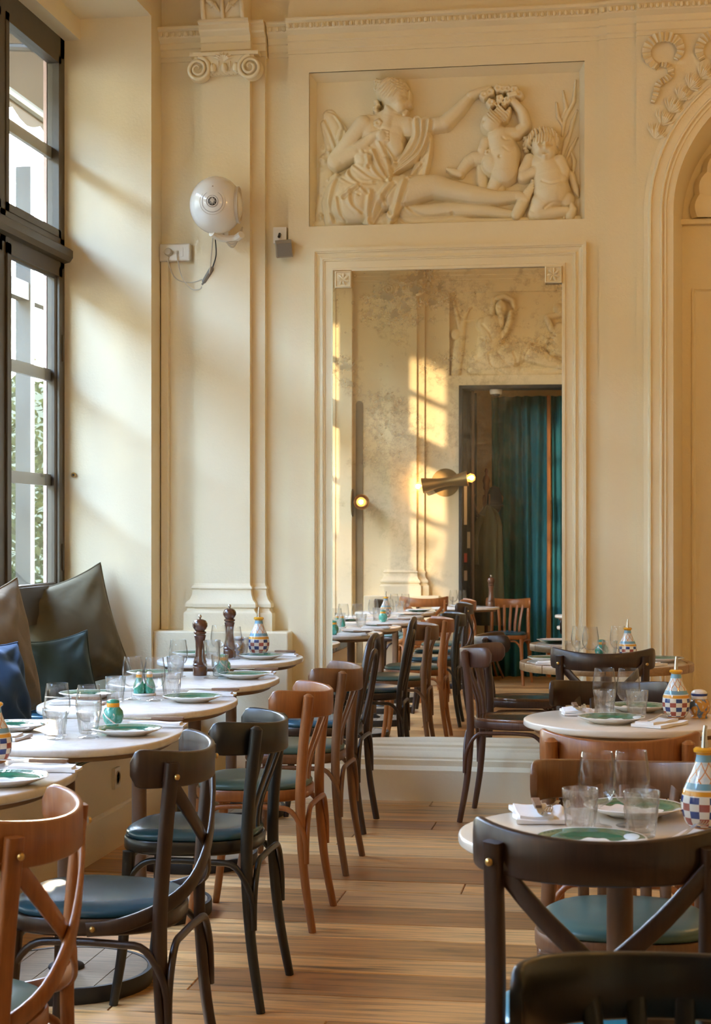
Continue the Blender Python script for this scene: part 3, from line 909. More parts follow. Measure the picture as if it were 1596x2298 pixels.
# drapery over hip
r.cap([(905, 398), (898, 440), (880, 478)], [12, 17, 14], 0.045, 0.55)
r.cap([(872, 412), (850, 450), (828, 490)], [14, 18, 16], 0.038, 0.55)
r.cap([(830, 430), (826, 465), (820, 492)], [10, 15, 13], 0.032, 0.55)
# mantle falling from the raised arm
r.cap(zz1([(1250, 600), (1230, 800), (1120, 1000), (930, 1150)]), [12, 13, 13, 10], 0.040, 0.55)
r.cap(zz1([(1340, 610), (1300, 800), (1200, 1010), (960, 1170)]), [12, 15, 14, 8], 0.036, 0.55)
r.cap(zz1([(1370, 760), (1340, 950), (1290, 1200)]), [8, 14, 12], 0.024, 0.5)
r.cap(zz1([(1250, 1080), (1180, 1230)]), [10, 8], 0.02, 0.5)
# raised arm
r.cap([(945, 276), (1000, 270)], [19, 17], 0.026, 0.75)
r.cap([(1000, 268), (1030, 240), (1058, 208)], [18, 15, 10], 0.026, 0.75)
r.cap([(1058, 207), (1080, 197), (1103, 190)], [10, 9, 5], 0.03, 0.75)
# bent arm and hand with a rose
r.cap(zz1([(650, 650), (480, 860), (330, 1040)]), [22, 20, 19], [0.042, 0.040, 0.034], 0.75)
r.cap(zz1([(330, 1060), (560, 950), (760, 800), (830, 770)]), [20, 18, 13, 11], [0.036, 0.046, 0.054, 0.056], 0.75)
r.ell(Z1(860, 790), 14, 15, 0.060, 0.7)
for k in range(4): r.cap(zz1([(870, 740 + 34*k), (935, 755 + 30*k)]), [5, 4], 0.066, 0.8)
# cushion of drapery under the arm
r.ell(Z1(690, 1020), 34, 30, 0.044, 0.5)
# neck and head in profile to the right
r.cap(zz1([(900, 690), (930, 560), (960, 480)]), [20, 17, 19], 0.040, 0.7)
r.ell(Z1(990, 330), 34, 33, 0.036, 0.75)
r.ell(Z1(1040, 430), 25, 28, 0.040, 0.7, -0.3)
r.cap(zz1([(1150, 300), (1150, 400)]), [6, 6], 0.034, 0.8)
r.cap(zz1([(1150, 380), (1172, 440), (1140, 450)]), [4, 4, 4], 0.040, 0.8)
r.cap(zz1([(1100, 540), (1130, 500)]), [8, 5], 0.038, 0.8)
r.dab(Z1(1105, 360), 4.5, -0.008); r.dab(Z1(1125, 470), 3, -0.005); r.dab(Z1(1130, 495), 2.5, 0.003)
r.line(zz1([(1075, 345), (1110, 340), (1140, 352)]), 2, 0.004)
r.ell(Z1(935, 262), 33, 24, 0.054, 0.7, 0.35)
r.ell(Z1(1060, 225), 20, 13, 0.050, 0.7, -0.5)
r.hair(Z1(950, 250), 42, 30, 0.2, 0.0035, 430, 2.3)
r.hair(Z1(1070, 230), 24, 16, -0.5, 0.003, 430, 1.1)
r.line(zz1([(1165, 250), (1160, 340), (1150, 390)]), 3, 0.006)
r.dab(Z1(1110, 372), 5.0, -0.007); r.line(zz1([(1085, 375), (1108, 368), (1130, 380)]), 1.8, 0.005); r.line(zz1([(1108, 487), (1128, 482), (1145, 492)]), 1.6, -0.006); r.dab(Z1(1060, 440), 9, 0.004)
r.line(zz1([(870, 400), (960, 470), (1060, 545)]), 4, -0.009)
for k in range(6): r.rose(Z1(800 + 28*(k % 3), 190 + 55*(k//3) + 8*k), 7.5, 0.045)
for k in range(6): r.cap(zz1([(870 + 24*k, 290), (862 + 22*k, 340), (880 + 21*k, 390 - 6*k)]), [3.5, 4.2, 1.6], 0.060, 0.8)
for k in range(7): r.ell(Z1(790 + 14*math.sin(k*1.9), 400 + 32*k), 7, 6, 0.038, 0.8)
r.rose(Z1(825, 655), 11, 0.060)
for k in range(5): r.cap(zz1([(300 + 8*k, 1190), (280 + 40*k, 1330 + 10*k)]), [2, 3], 0.02, 0.6)
# folds
for p, w, a in (([(1110, 1270), (1060, 1420), (1000, 1600), (950, 1720)], 4, 0.012), ([(960, 1310), (860, 1440), (780, 1600), (710, 1720)], 4, 0.013),
                ([(740, 1400), (720, 1560), (700, 1700)], 3.4, 0.012), ([(510, 1400), (520, 1540), (610, 1620)], 3.4, 0.010),
                ([(350, 1180), (300, 1380), (260, 1560), (290, 1700)], 4, 0.012), ([(460, 1110), (490, 1220), (600, 1300), (760, 1300)], 3.6, 0.012),
                ([(520, 1100), (700, 1230), (880, 1280)], 3.4, 0.011), ([(600, 1340), (500, 1410), (420, 1470)], 3.2, 0.010), ([(860, 1450), (880, 1560), (920, 1620)], 3.4, 0.010),
                ([(1090, 1520), (1180, 1600), (1330, 1640), (1596, 1610)], 3.2, 0.010), ([(1010, 1650), (1130, 1720), (1500, 1720)], 3, 0.008),
                ([(830, 870), (900, 1000), (940, 1180), (930, 1270)], 3.4, 0.012), ([(870, 880), (990, 1050), (950, 1110)], 3.4, 0.010),
                ([(1220, 600), (1230, 800), (1130, 970), (950, 1130)], 3, 0.009), ([(1300, 620), (1280, 800), (1180, 990), (960, 1150)], 3, 0.009),
                ([(1380, 610), (1350, 780), (1260, 980), (1000, 1170)], 3, 0.010), ([(1380, 780), (1380, 950), (1330, 1190)], 3, 0.008), ([(1270, 1080), (1150, 1230)], 2.6, 0.008),
                ([(640, 960), (720, 1000), (700, 1130)], 3, 0.010), ([(760, 950), (810, 1080), (900, 1230)], 3, 0.010), ([(700, 1020), (780, 1180), (860, 1250)], 3, 0.009),
                ([(380, 1240), (480, 1300), (600, 1330)], 3, 0.008), ([(360, 1480), (380, 1620), (420, 1700)], 3.2, 0.010), ([(640, 1370), (690, 1420)], 3, 0.009), ([(540, 1420), (600, 1440)], 2.6, 0.007)):
    r.fold(zz1(p), w, a)
r.mesh('reclining_woman_figure', M['plaster'], RX0, RZ0, RYB, -1, rel)

# standing cherub with wreath and bouquet
r = newrel()
r.cap(zz2([(650, 740), (700, 900), (700, 1080)]), [30, 36, 34], 0.018, 0.65)
r.cap(zz2([(690, 1090), (640, 1150), (560, 1290)]), [26, 20, 13], 0.016, 0.7)
r.cap(zz2([(640, 1180), (650, 1290)]), [16, 12], 0.008, 0.6)
r.cap(zz2([(500, 950), (390, 940), (330, 980), (240, 1090)]), [18, 16, 15, 11], 0.016, 0.75)
r.cap(zz2([(245, 1110), (180, 1090), (115, 1062)]), [10, 9, 5], 0.020, 0.75)
r.cap(zz2([(510, 790), (480, 860), (480, 920)]), [14, 13, 11], 0.026, 0.7)
r.cap(zz2([(730, 700), (830, 690), (915, 610)]), [18, 15, 14], 0.022, 0.75)
r.cap(zz2([(915, 600), (880, 470), (810, 380), (770, 340)]), [14, 13, 10, 8], 0.024, 0.75)
r.ell(Z2(570, 590), 25, 28, 0.026, 0.8)
r.cap(zz2([(480, 600), (500, 660), (540, 690)]), [7, 7, 6], 0.020, 0.7)
r.dab(Z2(500, 580), 4, -0.006); r.dab(Z2(478, 615), 3, 0.006); r.dab(Z2(495, 660), 3, 0.004)
for k in range(12):
    a = k*0.9; r.cap([Z2(560 + 18*k, 460 + 30*math.sin(a)), Z2(590 + 14*k, 520 + 20*math.cos(a)), Z2(580 + 13*k, 580 + 5*math.sin(k))], [4, 5.5, 2.5], 0.040, 0.8)
for (x, y, q) in ((495, 310, 11), (565, 390, 11), (560, 275, 10), (640, 240, 10), (690, 250, 9), (740, 245, 9), (810, 255, 10.5), (660, 345, 10), (735, 360, 9), (860, 300, 9), (630, 400, 7), (700, 400, 7)):
    r.rose(Z2(x, y), q, 0.036)
for k in range(6): r.cap(zz2([(760 + 14*k, 330 - 3*k), (740 + 16*k, 300 - 3*k)]), [4, 3], 0.05, 0.8)
r.hair(Z2(640, 500), 26, 26, 0, 0.0035, 430, 0.7)
r.ell(Z2(590, 1000), 30, 32, 0.020, 0.6)
rr_ = random.Random(9)
for k in range(34):
    a = rr_.uniform(0, 2*PI); q = rr_.uniform(0, 30)
    c = (Z2(590, 970)[0] + q*math.cos(a), Z2(590, 970)[1] + q*0.95*math.sin(a))
    r.ell(c, rr_.uniform(4, 8), rr_.uniform(2, 4), rr_.uniform(0.03, 0.042), 0.9, rr_.uniform(0, PI))
r.rose(Z2(660, 955), 10, 0.044); r.rose(Z2(540, 900), 8, 0.04)
r.cap(zz2([(600, 900), (640, 820)]), [5, 1.5], 0.034, 0.7)
r.cap(zz2([(460, 1040), (470, 1180), (490, 1280)]), [12, 13, 9], 0.008, 0.5)
r.line(zz2([(690, 760), (720, 780), (760, 770)]), 2.5, -0.004); r.line(zz2([(700, 860), (760, 900), (810, 860)]), 2.5, -0.003)
r.mesh('wreathed_cherub_figure', M['plaster'], RX0, RZ0, RYB, -1, rel)

# kneeling cherub
r = newrel()
r.cap(zz2([(1110, 1000), (1160, 1120), (1180, 1270)]), [34, 38, 42], 0.012, 0.6)
r.cap(zz2([(1180, 1290), (1090, 1400), (1010, 1520)]), [34, 28, 18], 0.014, 0.65)
r.cap(zz2([(1220, 1310), (1330, 1360)]), [28, 18], 0.012, 0.65)
r.cap(zz2([(1060, 1520), (1200, 1510), (1330, 1490)]), [18, 16, 12], 0.016, 0.7)
r.cap(zz2([(1370, 1540), (1395, 1470), (1385, 1420)]), [12, 10, 6], 0.018, 0.7)
for k in range(4): r.ell(Z2(1310 + 26*k, 1560), 3.4, 4, 0.022, 0.8)
r.cap(zz2([(960, 960), (900, 1080), (890, 1140)]), [15, 15, 14], 0.022, 0.7)
r.cap(zz2([(895, 1140), (1000, 1090), (1100, 1030)]), [14, 13, 10], 0.030, 0.7)
r.cap(zz2([(1260, 980), (1300, 1080), (1290, 1150)]), [17, 17, 15], 0.024, 0.7)
r.cap(zz2([(1285, 1170), (1190, 1100), (1130, 1040)]), [14, 12, 10], 0.032, 0.7)
r.ell(Z2(1115, 1030), 12, 11, 0.040, 0.7)
for k in range(4): r.cap(zz2([(1115 + 10*k, 1000), (1112 + 9*k, 1050)]), [2.6, 2.6], 0.050, 0.8)
r.ell(Z2(1110, 830), 31, 33, 0.030, 0.8)
r.ell(Z2(1130, 900), 24, 22, 0.036, 0.7)
for (x, y, q, a) in ((1085, 840, 4.5, -0.008), (1165, 840, 4.5, -0.007), (1130, 880, 4, 0.009), (1060, 900, 8, 0.004), (1175, 900, 7, 0.004), (1125, 925, 2.5, -0.005), (1125, 945, 4, 0.004), (1115, 970, 5, 0.004)):
    r.dab(Z2(x, y), q, a)
for k in range(11):
    a = PI*k/10
    c = (1105 - 140*math.cos(a), 760 - 110*math.sin(a))
    r.cap(zz2([c, (c[0] - 20*math.cos(a*2.2), c[1] + 55), (c[0] + 12, c[1] + 85)]), [5, 5.5, 2], 0.046, 0.8)
r.hair(Z2(1100, 730), 36, 22, 0, 0.0035, 430, 0.1)
for k in range(6): r.ell(Z2(915 + 14*(k % 2), 740 + 26*k), 6, 5, 0.022, 0.8)
r.line(zz2([(1062, 842), (1088, 832), (1108, 845)]), 1.8, -0.007); r.line(zz2([(1145, 845), (1168, 832), (1190, 842)]), 1.8, -0.007); r.line(zz2([(1130, 820), (1130, 885)]), 2.4, 0.006); r.line(zz2([(1105, 926), (1128, 920), (1150, 926)]), 1.6, -0.006)
r.line(zz2([(1090, 1200), (1180, 1230), (1280, 1200)]), 2.4, -0.005); r.line(zz2([(1110, 1470), (1180, 1420), (1280, 1410)]), 2.6, -0.006)
r.mesh('kneeling_cherub_figure', M['plaster'], RX0, RZ0, RYB, -1, rel)
# ------------------------------------------------------------------ left wall with window niches
wl = MB()
edges = [-1.6] + [v for w in sorted(WINS) for v in w] + [9.1]
for i in range(0, len(edges), 2):
    wl.box(-3.0, XL, edges[i], edges[i+1], 0, CEIL)
for y0, y1 in WINS:
    wl.box(-3.0, XL, y0, y1, 4.10, CEIL)
    wl.box(-3.0, -2.84, y0, y1, 3.99, 4.10)
    wl.box(-3.0, -2.935, y0, y1, 0, 0.50)
    wl.box(-2.935, XL, y0, y1, 0, 0.42)
wall_left = struct(wl.build('wall_left', M['plaster'], smooth=0))

def window(idx, y0, y1, detail):
    w = bpy.data.objects.new('window_%d' % idx, None); COL.objects.link(w); struct(w)
    yms = [6.88, 7.70] if idx == 1 else [(y0 + y1)/2]
    F = M['frame']
    xa, xb = -2.992, -2.926
    fr = MB()
    fr.box(xa, xb, y0, y0 + 0.062, 0.50, 3.99); fr.box(xa, xb, y1 - 0.062, y1, 0.50, 3.99)
    fr.box(xa, xb, y0, y1, 3.885, 3.99); fr.box(xa, xb, y0, y1, 0.50, 0.60)
    o = fr.build('window_frame', F, w, smooth=0)
    for ym in yms: MB().box(xa, xb, ym - 0.035, ym + 0.035, 0.6, 3.885).build('mullion', F, w, smooth=0)
    tr = MB().box(xa, xb, y0, y1, 2.775, 2.93)
    o = tr.build('transom', F, w, smooth=0)
    led = MB().rings([[(x, y, z) for x, z in ((xb, 2.805), (-2.895, 2.812), (-2.878, 2.835), (-2.878, 2.872), (-2.895, 2.885), (xb, 2.895))] for y in (y0 + 0.002, y1 - 0.002)])
    led.build('transom_ledge', F, w, smooth=30)
    MB().box(xa, xb + 0.004, y0 + 0.06, y1 - 0.06, 0.915, 1.045).build('bottom_rail', F, w, smooth=0)
    bays = [y0 + 0.062] + [v for ym in yms for v in (ym - 0.035, ym + 0.035)] + [y1 - 0.062]
    for a, b in zip(bays[::2], bays[1::2]):
        # casement sash
        z0, z1 = 1.045, 2.775
        s = MB(); t = 0.052
        s.box(xa + 0.012, xb + 0.010, a, a + t, z0, z1); s.box(xa + 0.012, xb + 0.010, b - t, b, z0, z1)
        s.box(xa + 0.012, xb + 0.010, a, b, z0, z0 + 0.062); s.box(xa + 0.012, xb + 0.010, a, b, z1 - t, z1)
        so = s.build('sash', F, w, smooth=0)
        # inner glazing bead
        bd = MB(); rs = []
        for d, h in ((0, 0.0), (0, 0.012), (0.010, 0.008), (0.014, 0.0)):
            y_a, y_b, z_a, z_b = a + t + d, b - t - d, z0 + 0.062 + d, z1 - t - d
            rs.append([(xb - 0.012 + h, y_a, z_a), (xb - 0.012 + h, y_b, z_a), (xb - 0.012 + h, y_b, z_b), (xb - 0.012 + h, y_a, z_b)])
        bd.rings(rs, False, False).build('glazing_bead', F, so, smooth=0)
        for zb in (1.655, 2.205):
            MB().box(-2.985, -2.962, a + t, b - t, zb - 0.03, zb + 0.03).build('glazing_bar', M['greyframe'], so, smooth=0)
        MB().box(-2.958, -2.955, a + t, b - t, z0 + 0.06, z1 - t).build('pane', M['pane'], so, smooth=0)
        # upper light
        u = MB(); z0, z1 = 2.93, 3.885
        u.box(xa + 0.008, xb + 0.004, a, a + 0.04, z0, z1); u.box(xa + 0.008, xb + 0.004, b - 0.04, b, z0, z1)
        u.box(xa + 0.008, xb + 0.004, a, b, z0, z0 + 0.04); u.box(xa + 0.008, xb + 0.004, a, b, z1 - 0.04, z1)
        uo = u.build('upper_light_frame', F, w, smooth=0)
        MB().box(-2.985, -2.962, a + 0.04, b - 0.04, 3.345, 3.405).build('glazing_bar', M['greyframe'], uo, smooth=0)
        MB().box(-2.958, -2.955, a + 0.04, b - 0.04, z0 + 0.04, z1 - 0.04).build('pane', M['pane'], uo, smooth=0)
        # low light behind the bench
        MB().box(-2.958, -2.955, a, b, 0.60, 0.915).build('pane', M['pane'], w, smooth=0)
    if detail:
        MB().lathe([(0.008, 0), (0.006, 0.012), (0.012, 0.018), (0.015, 0.028), (0.009, 0.036), (0, 0.038)], 14).build('knob', M['oldbrass'], w, rot=(0, PI/2, 0), loc=(xb + 0.004, 7.83, 0.985))
        for zc in (1.25, 2.35):
            MB().lathe([(0.008, -0.07), (0.009, -0.06), (0.009, 0.06), (0.008, 0.07)], 10).build('hinge', F, w, loc=(xb + 0.012, y1 - 0.064, zc))
for i, (a, b) in enumerate(WINS): window(i + 1, a, b, i == 0)

# ceiling, right wall, rear walls
struct(MB().box(-3.0, 3.7, -1.7, 9.1, CEIL, CEIL + 0.1).build('ceiling', M['ceiling'], smooth=0))
struct(MB().box(3.6, 3.7, -1.7, 9.1, 0, CEIL).build('wall_right', M['plaster'], smooth=0))
struct(MB().box(-3.0, 3.7, -1.7, -1.6, 0, CEIL).build('wall_behind', M['plaster'], smooth=0))
YK = 1.14
bk = MB()
bk.box(XL, -1.35, 0.94, YK, 0, CEIL)
bk.box(-1.35, -1.25, 0.94, YK, 0, 2.994)
bk.box(-1.25, 1.3, 0.94, YK, 2.895, 2.994)
bk.box(-1.35, 0.09, 0.94, YK - 0.07, 2.994, 3.806)
bk.box(0.09, 1.3, 0.94, YK, 2.994, 3.806)
bk.box(-1.35, 1.3, 0.94, YK, 3.806, CEIL)
bk.box(1.3, 3.6, 0.94, YK, 0, CEIL)
wall_back = struct(bk.build('wall_back', M['plaster'], smooth=0))
pilaster(lambda x: x + 0.285, YK, 1, 'capital', wall_back)
cornice(-2.29, -1.93, YK, wall_back, 1, egg=False); cornice(-1.57, 3.5, YK, wall_back, 1, egg=False)
# corner pier beside the third window
struct(MB().box(XL, -2.29, YK, 1.45 - 0.21, 0, CEIL).build('wall_corner_pier', M['plaster'], smooth=0))
# narrow round-headed panel on the rear wall
pts = [(-2.262, 0.2), (-2.19, 0.2), (-2.19, 2.72)] + [(-2.226 + 0.036*math.cos(PI*i/10), 2.72 + 0.036*math.sin(PI*i/10)) for i in range(1, 10)] + [(-2.262, 2.72)]
m = MB(); m.rings([[(x, YK - 0.001, z) for x, z in pts], [(x, YK + 0.010, z) for x, z in pts]])
m.build('narrow_panel', plain('brown_stained_panel', (0.20, 0.15, 0.085), 0.5, var=0.3), wall_back, smooth=30)

# relief over the doorway, seen in the mirror
def sk2(u, v): return ((u - 10)*0.000735, (1225 - v)*0.00074)
rel2 = empty('relief_panel', 'plaster relief of veiled seated woman beside a tree, seen foxed in the mirror', 'wall relief', (0, 0, 0))
r = Relief(1.44, 0.812, 0.0062, sk2)
q = 0.315
def c2(pts, rad, lift=0.02, flat=0.6): r.cap(pts, [x*q for x in rad], lift, flat)
c2([(90, 1180), (120, 900), (150, 700), (200, 450)], [70, 80, 60, 30], 0.01)
c2([(150, 600), (90, 350), (70, 220)], [40, 26, 12], 0.012); c2([(200, 470), (270, 340), (300, 330)], [26, 16, 10], 0.01); c2([(200, 500), (330, 480)], [24, 10], 0.01)
r.ell((90, 680), 70*q, 80*q, 0.02, 0.6); r.ell((90, 1120), 40*q, 70*q, 0.02, 0.6)
c2([(560, 560), (560, 760), (520, 950)], [150, 180, 170], 0.025, 0.45)
r.ell((450, 560), 90*q, 110*q, 0.03, 0.5); r.ell((610, 680), 80*q, 120*q, 0.05, 0.5, 0.4)
c2([(500, 720), (640, 760), (760, 640), (800, 520), (820, 400)], [50, 50, 46, 40, 34], 0.05)
c2([(690, 560), (690, 460)], [46, 46], 0.04); r.ell((690, 340), 78*q, 110*q, 0.045, 0.7)
c2([(600, 230), (580, 330), (580, 520), (540, 560)], [40, 34, 30, 20], 0.03); c2([(640, 210), (740, 190), (840, 240), (860, 330)], [36, 36, 34, 26], 0.04)
for (x, y, s_, a) in ((665, 350, 5, -0.008), (720, 350, 5, -0.008), (692, 385, 4, 0.008), (692, 425, 4, -0.004)): r.dab((x, y), s_, a)
c2([(380, 1050), (600, 1000), (800, 960), (1000, 900)], [120, 170, 180, 130], 0.03, 0.4)
c2([(1000, 920), (1150, 960), (1300, 1040), (1500, 1120)], [120, 130, 90, 50], 0.035, 0.45)
c2([(300, 1150), (700, 1170), (1100, 1180), (1500, 1180)], [60, 70, 60, 40], 0.015, 0.5)
c2([(1460, 620), (1440, 760), (1450, 900)], [90, 100, 90], 0.025, 0.5)
c2([(1300, 500), (1350, 620), (1430, 700)], [46, 44, 40], 0.04); c2([(1480, 430), (1300, 470)], [40, 44], 0.035); r.ell((1440, 360), 70*q, 80*q, 0.035, 0.7)
for k in range(9): r.rose((1300 + 26*(k % 5), 720 + 70*(k//5)), 9, 0.04)
c2([(1330, 870), (1540, 900)], [40, 44], 0.04); c2([(1360, 950), (1540, 970)], [36, 36], 0.03)
c2([(1700, 1000), (1760, 700), (1740, 420)], [90, 100, 70], 0.02, 0.4)
for p in ([(430, 560), (520, 660), (560, 760)], [(380, 700), (450, 760), (560, 770)], [(520, 950), (540, 1060), (620, 1150), (720, 1210)], [(1000, 850), (950, 980), (930, 1150)],
          [(640, 930), (700, 1020), (780, 1080)], [(310, 1060), (500, 960), (680, 870)], [(700, 620), (760, 700), (790, 800)], [(680, 640), (690, 760), (740, 840)],
          [(1150, 860), (1240, 920), (1280, 1000)], [(1050, 870), (1000, 960), (990, 1060)], [(1000, 1150), (1200, 1160), (1400, 1120)], [(840, 930), (880, 1030), (860, 1120)]):
    r.fold(p, 5.0, 0.013)
r.mesh('veiled_woman_figure', M['plaster'], -1.35, 2.994, YK - 0.07, 1, rel2)

# ------------------------------------------------------------------ outside the windows
tag(MB().box(-40, -3.12, -30, 60, -0.5, -0.4).build('pavement', M['ground'], smooth=0), 'dark street pavement outside the windows', 'pavement', kind='stuff')
fac = MB()
for i in range(0, len(edges), 2):
    e0, e1 = edges[i] - 0.0, edges[i+1]
    if i: e0 -= 0.07
    if i + 2 < len(edges): e1 += 0.07
    if i == len(edges) - 2: e0, e1 = 8.535, 9.6
    fac.box(-3.02, -3.002, e0, e1, -0.4, 5.2)
fac.box(-3.02, -3.002, -1.6, 9.6, 4.0, 5.2)
struct(fac.build('wall_facade', M['pink'], smooth=0))
# grey timber porch posts and rails outside
por = empty('porch_frame', 'grey timber porch frame seen through the window panes', 'porch frame', (-3.75, 9.6, -0.4))
for (yy, ww) in ((-0.32, 0.09), (0.62, 0.07), (1.7, 0.07)):
    MB().box(-0.05, 0.05, yy, yy + ww, 0, 4.1).build('post', M['porch'], por, smooth=0)
MB().box(-0.04, 0.04, -0.4, 1.8, 3.25, 3.36).build('rail', M['porch'], por, smooth=0)
# canvas awning with its folding arms
aw = empty('awning', 'brown canvas awning with scalloped edge beyond the upper window', 'awning', (-3.15, 2.0, 4.5))
m = MB()
n = 80
rs = []
for (x, z) in ((0, 0.25), (-0.88, -0.18), (-0.89, -0.19)):
    rs.append([(x, 11.0*i/n, z) for i in range(n + 1)])
rs.append([(-0.89, 11.0*i/n, -0.27 - 0.06*abs(math.sin(PI*i/4))) for i in range(n + 1)])
m.rings(rs, False, False, closed=False)
m.build('awning_canvas', M['awning'], aw, smooth=20)
for yy in (1.5, 4.2, 7.6, 10.2):
    MB().tube([(-0.02, yy, -0.25), (-0.45, yy + 0.4, -0.12), (-0.85, yy, -0.2)], 0.025, 8).build('folding_arm', M['porch'], aw)
MB().tube([(-0.87, 0, -0.2), (-0.87, 11, -0.2)], 0.035, 8).build('front_bar', M['porch'], aw)
# shrubs and a small tree
def leaves(name, blobs, n, seed, label, size=0.055):
    rg = random.Random(seed); m = MB()
    wts = [b[3]*b[4]*b[5] for b in blobs]
    for _ in range(n):
        b = rg.choices(blobs, wts)[0]
        while True:
            u = Vector((rg.uniform(-1, 1), rg.uniform(-1, 1), rg.uniform(-1, 1)))
            if 0.25 < u.length < 1: break
        p = Vector((b[0] + u.x*b[3], b[1] + u.y*b[4], b[2] + u.z*b[5]))
        s_ = size*rg.uniform(0.6, 1.5)
        d = Vector((rg.uniform(-1, 1), rg.uniform(-1, 1), rg.uniform(-0.9, 0.3))).normalized()
        sd = d.orthogonal().normalized(); sd.rotate(Matrix.Rotation(rg.uniform(0, 6.3), 3, d)); nn = d.cross(sd)
        m.add([p, p + d*s_ + sd*s_*0.5 + nn*s_*0.12, p + d*s_*2, p + d*s_ - sd*s_*0.5 + nn*s_*0.12], [(0, 1, 2, 3)])
    return m
sh1 = empty('shrub', 'sunlit leafy climbing shrub outside the lower window panes', 'shrub', (-4.4, 10.6, -0.4))
o = leaves('foliage', [(0.1, -0.6, 1.7, 0.5, 1.0, 1.6), (-0.3, 0.8, 1.75, 0.6, 1.1, 1.65), (-0.2, 2.4, 1.6, 0.7, 1.2, 1.6)], 9500, 1, None, 0.036).build('foliage', M['leaf'], sh1, smooth=0); o['kind'] = 'stuff'
for k in range(6):
    MB().tube([(-0.1 + 0.1*math.sin(k), -0.9 + k*0.6, 0), (0.0, -0.8 + k*0.6 + 0.1*math.cos(k), 1.0), (-0.15, -0.7 + k*0.6, 2.2)], [0.03, 0.022, 0.008], 6).build('stem', M['wax'], sh1)
tr = empty('tree', 'backlit street tree with thin foliage beyond the window', 'tree', (-6.2, 12.6, -0.4))
MB().tube([(0, 0, 0), (0.1, 0.1, 1.6), (-0.1, 0.3, 3.0), (0.2, 0.6, 4.4)], [0.13, 0.11, 0.08, 0.03], 10).build('trunk', M['wax'], tr)
o = leaves('crown', [(0, 0.3, 3.4, 0.9, 1.2, 0.7), (-0.6, -0.9, 2.9, 0.9, 1.0, 0.6), (-1.0, 1.6, 3.2, 1.0, 1.2, 0.8)], 1300, 2, None, 0.07).build('crown', M['leaf'], tr, smooth=0); o['kind'] = 'stuff'

hd = empty('hedge', 'tall dark clipped hedge across the street outside the windows', 'hedge', (-10.0, 24.0, -0.4))
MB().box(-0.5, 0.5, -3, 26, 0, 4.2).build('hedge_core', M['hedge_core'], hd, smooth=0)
o = leaves('hedge_leaves', [(0, y_, 2.3, 0.65, 1.7, 2.05) for y_ in range(-2, 25, 3)], 5200, 6, None, 0.08).build('hedge_leaves', M['leaf'], hd, smooth=0); o['kind'] = 'stuff'

sb = empty('added_shade_building', 'unseen dark town house added across the street to shade the upper walls', 'building', (-12.0, -2.0, -0.4))
MB().box(-4, 0, -24, 20, 0, 8.2).build('facade', M['shade_wall'], sb, smooth=0)  # out-of-view house, added to keep sky light off the upper walls
for iz in range(2):
    for iy in range(14):
        f_ = MB().box(0.0, 0.04, -22.6 + iy*3.0, -21.4 + iy*3.0, 0.9 + iz*2.6, 2.7 + iz*2.6).build('window', M['greyframe'], sb, smooth=0)
MB().box(-0.1, 0.25, -24, 20, 8.0, 8.3).build('eaves', M['shade_wall'], sb, smooth=0)

# ------------------------------------------------------------------ banquette
bq = empty('banquette', 'built-in beige banquette bench with blue leather seat under the windows', 'bench', (-2.2, 5.0, 0))
def bpart(name, mb, mat, bevel=0.0):
    mb.v = [(x + 2.2, y - 5.0, z) for x, y, z in mb.v]
    o = mb.build(name, mat, bq, smooth=35)
    if bevel:
        b = o.modifiers.new('bevel', 'BEVEL'); b.width = bevel; b.segments = 3
    return o
bpart('front_panel', MB().box(-2.44, -2.2, 1.6, 8.62, 0, 0.42), M['bench_paint'])
b_ = MB(); b_.rings([[(x, y, z) for x, z in ((-2.2, 0.0), (-2.182, 0.0), (-2.182, 0.155), (-2.186, 0.165), (-2.192, 0.168), (-2.196, 0.176), (-2.2, 0.178))] for y in (1.6, 8.62)])
bpart('skirting', b_, M['bench_paint'])
seats = [(6.03, 6.87, -2.9), (6.89, 7.72, -2.9), (7.74, 8.56, -2.9), (3.23, 4.07, -2.9), (4.09, 4.90, -2.9), (4.92, 5.72, -2.9), (5.74, 6.01, -2.44), (2.2, 3.21, -2.44)]
for (ya, yb, xx) in seats:
    bpart('seat_cushion', MB().box(xx, -2.185, ya, yb, 0.425, 0.50), M['leather_blue'], 0.018)
ol = empty('wall_outlet', 'small white power outlet on the banquette front', 'outlet', (-2.197, 7.144, 0.304))
MB().box(-0.003, 0.010, -0.042, 0.042, -0.045, 0.045).build('face_plate', M['white_plastic'], ol)
MB().lathe([(0.031, 0), (0.031, 0.004), (0.027, 0.004), (0.026, -0.001), (0, -0.001)], 20).build('socket_ring', M['cable'], ol, rot=(0, PI/2, 0), loc=(0.010, 0, 0))
for s_ in (-1, 1): MB().lathe([(0.003, 0), (0.003, 0.002)], 8).build('pin_hole', M['dark'], ol, rot=(0, PI/2, 0), loc=(0.010, s_*0.01, 0))

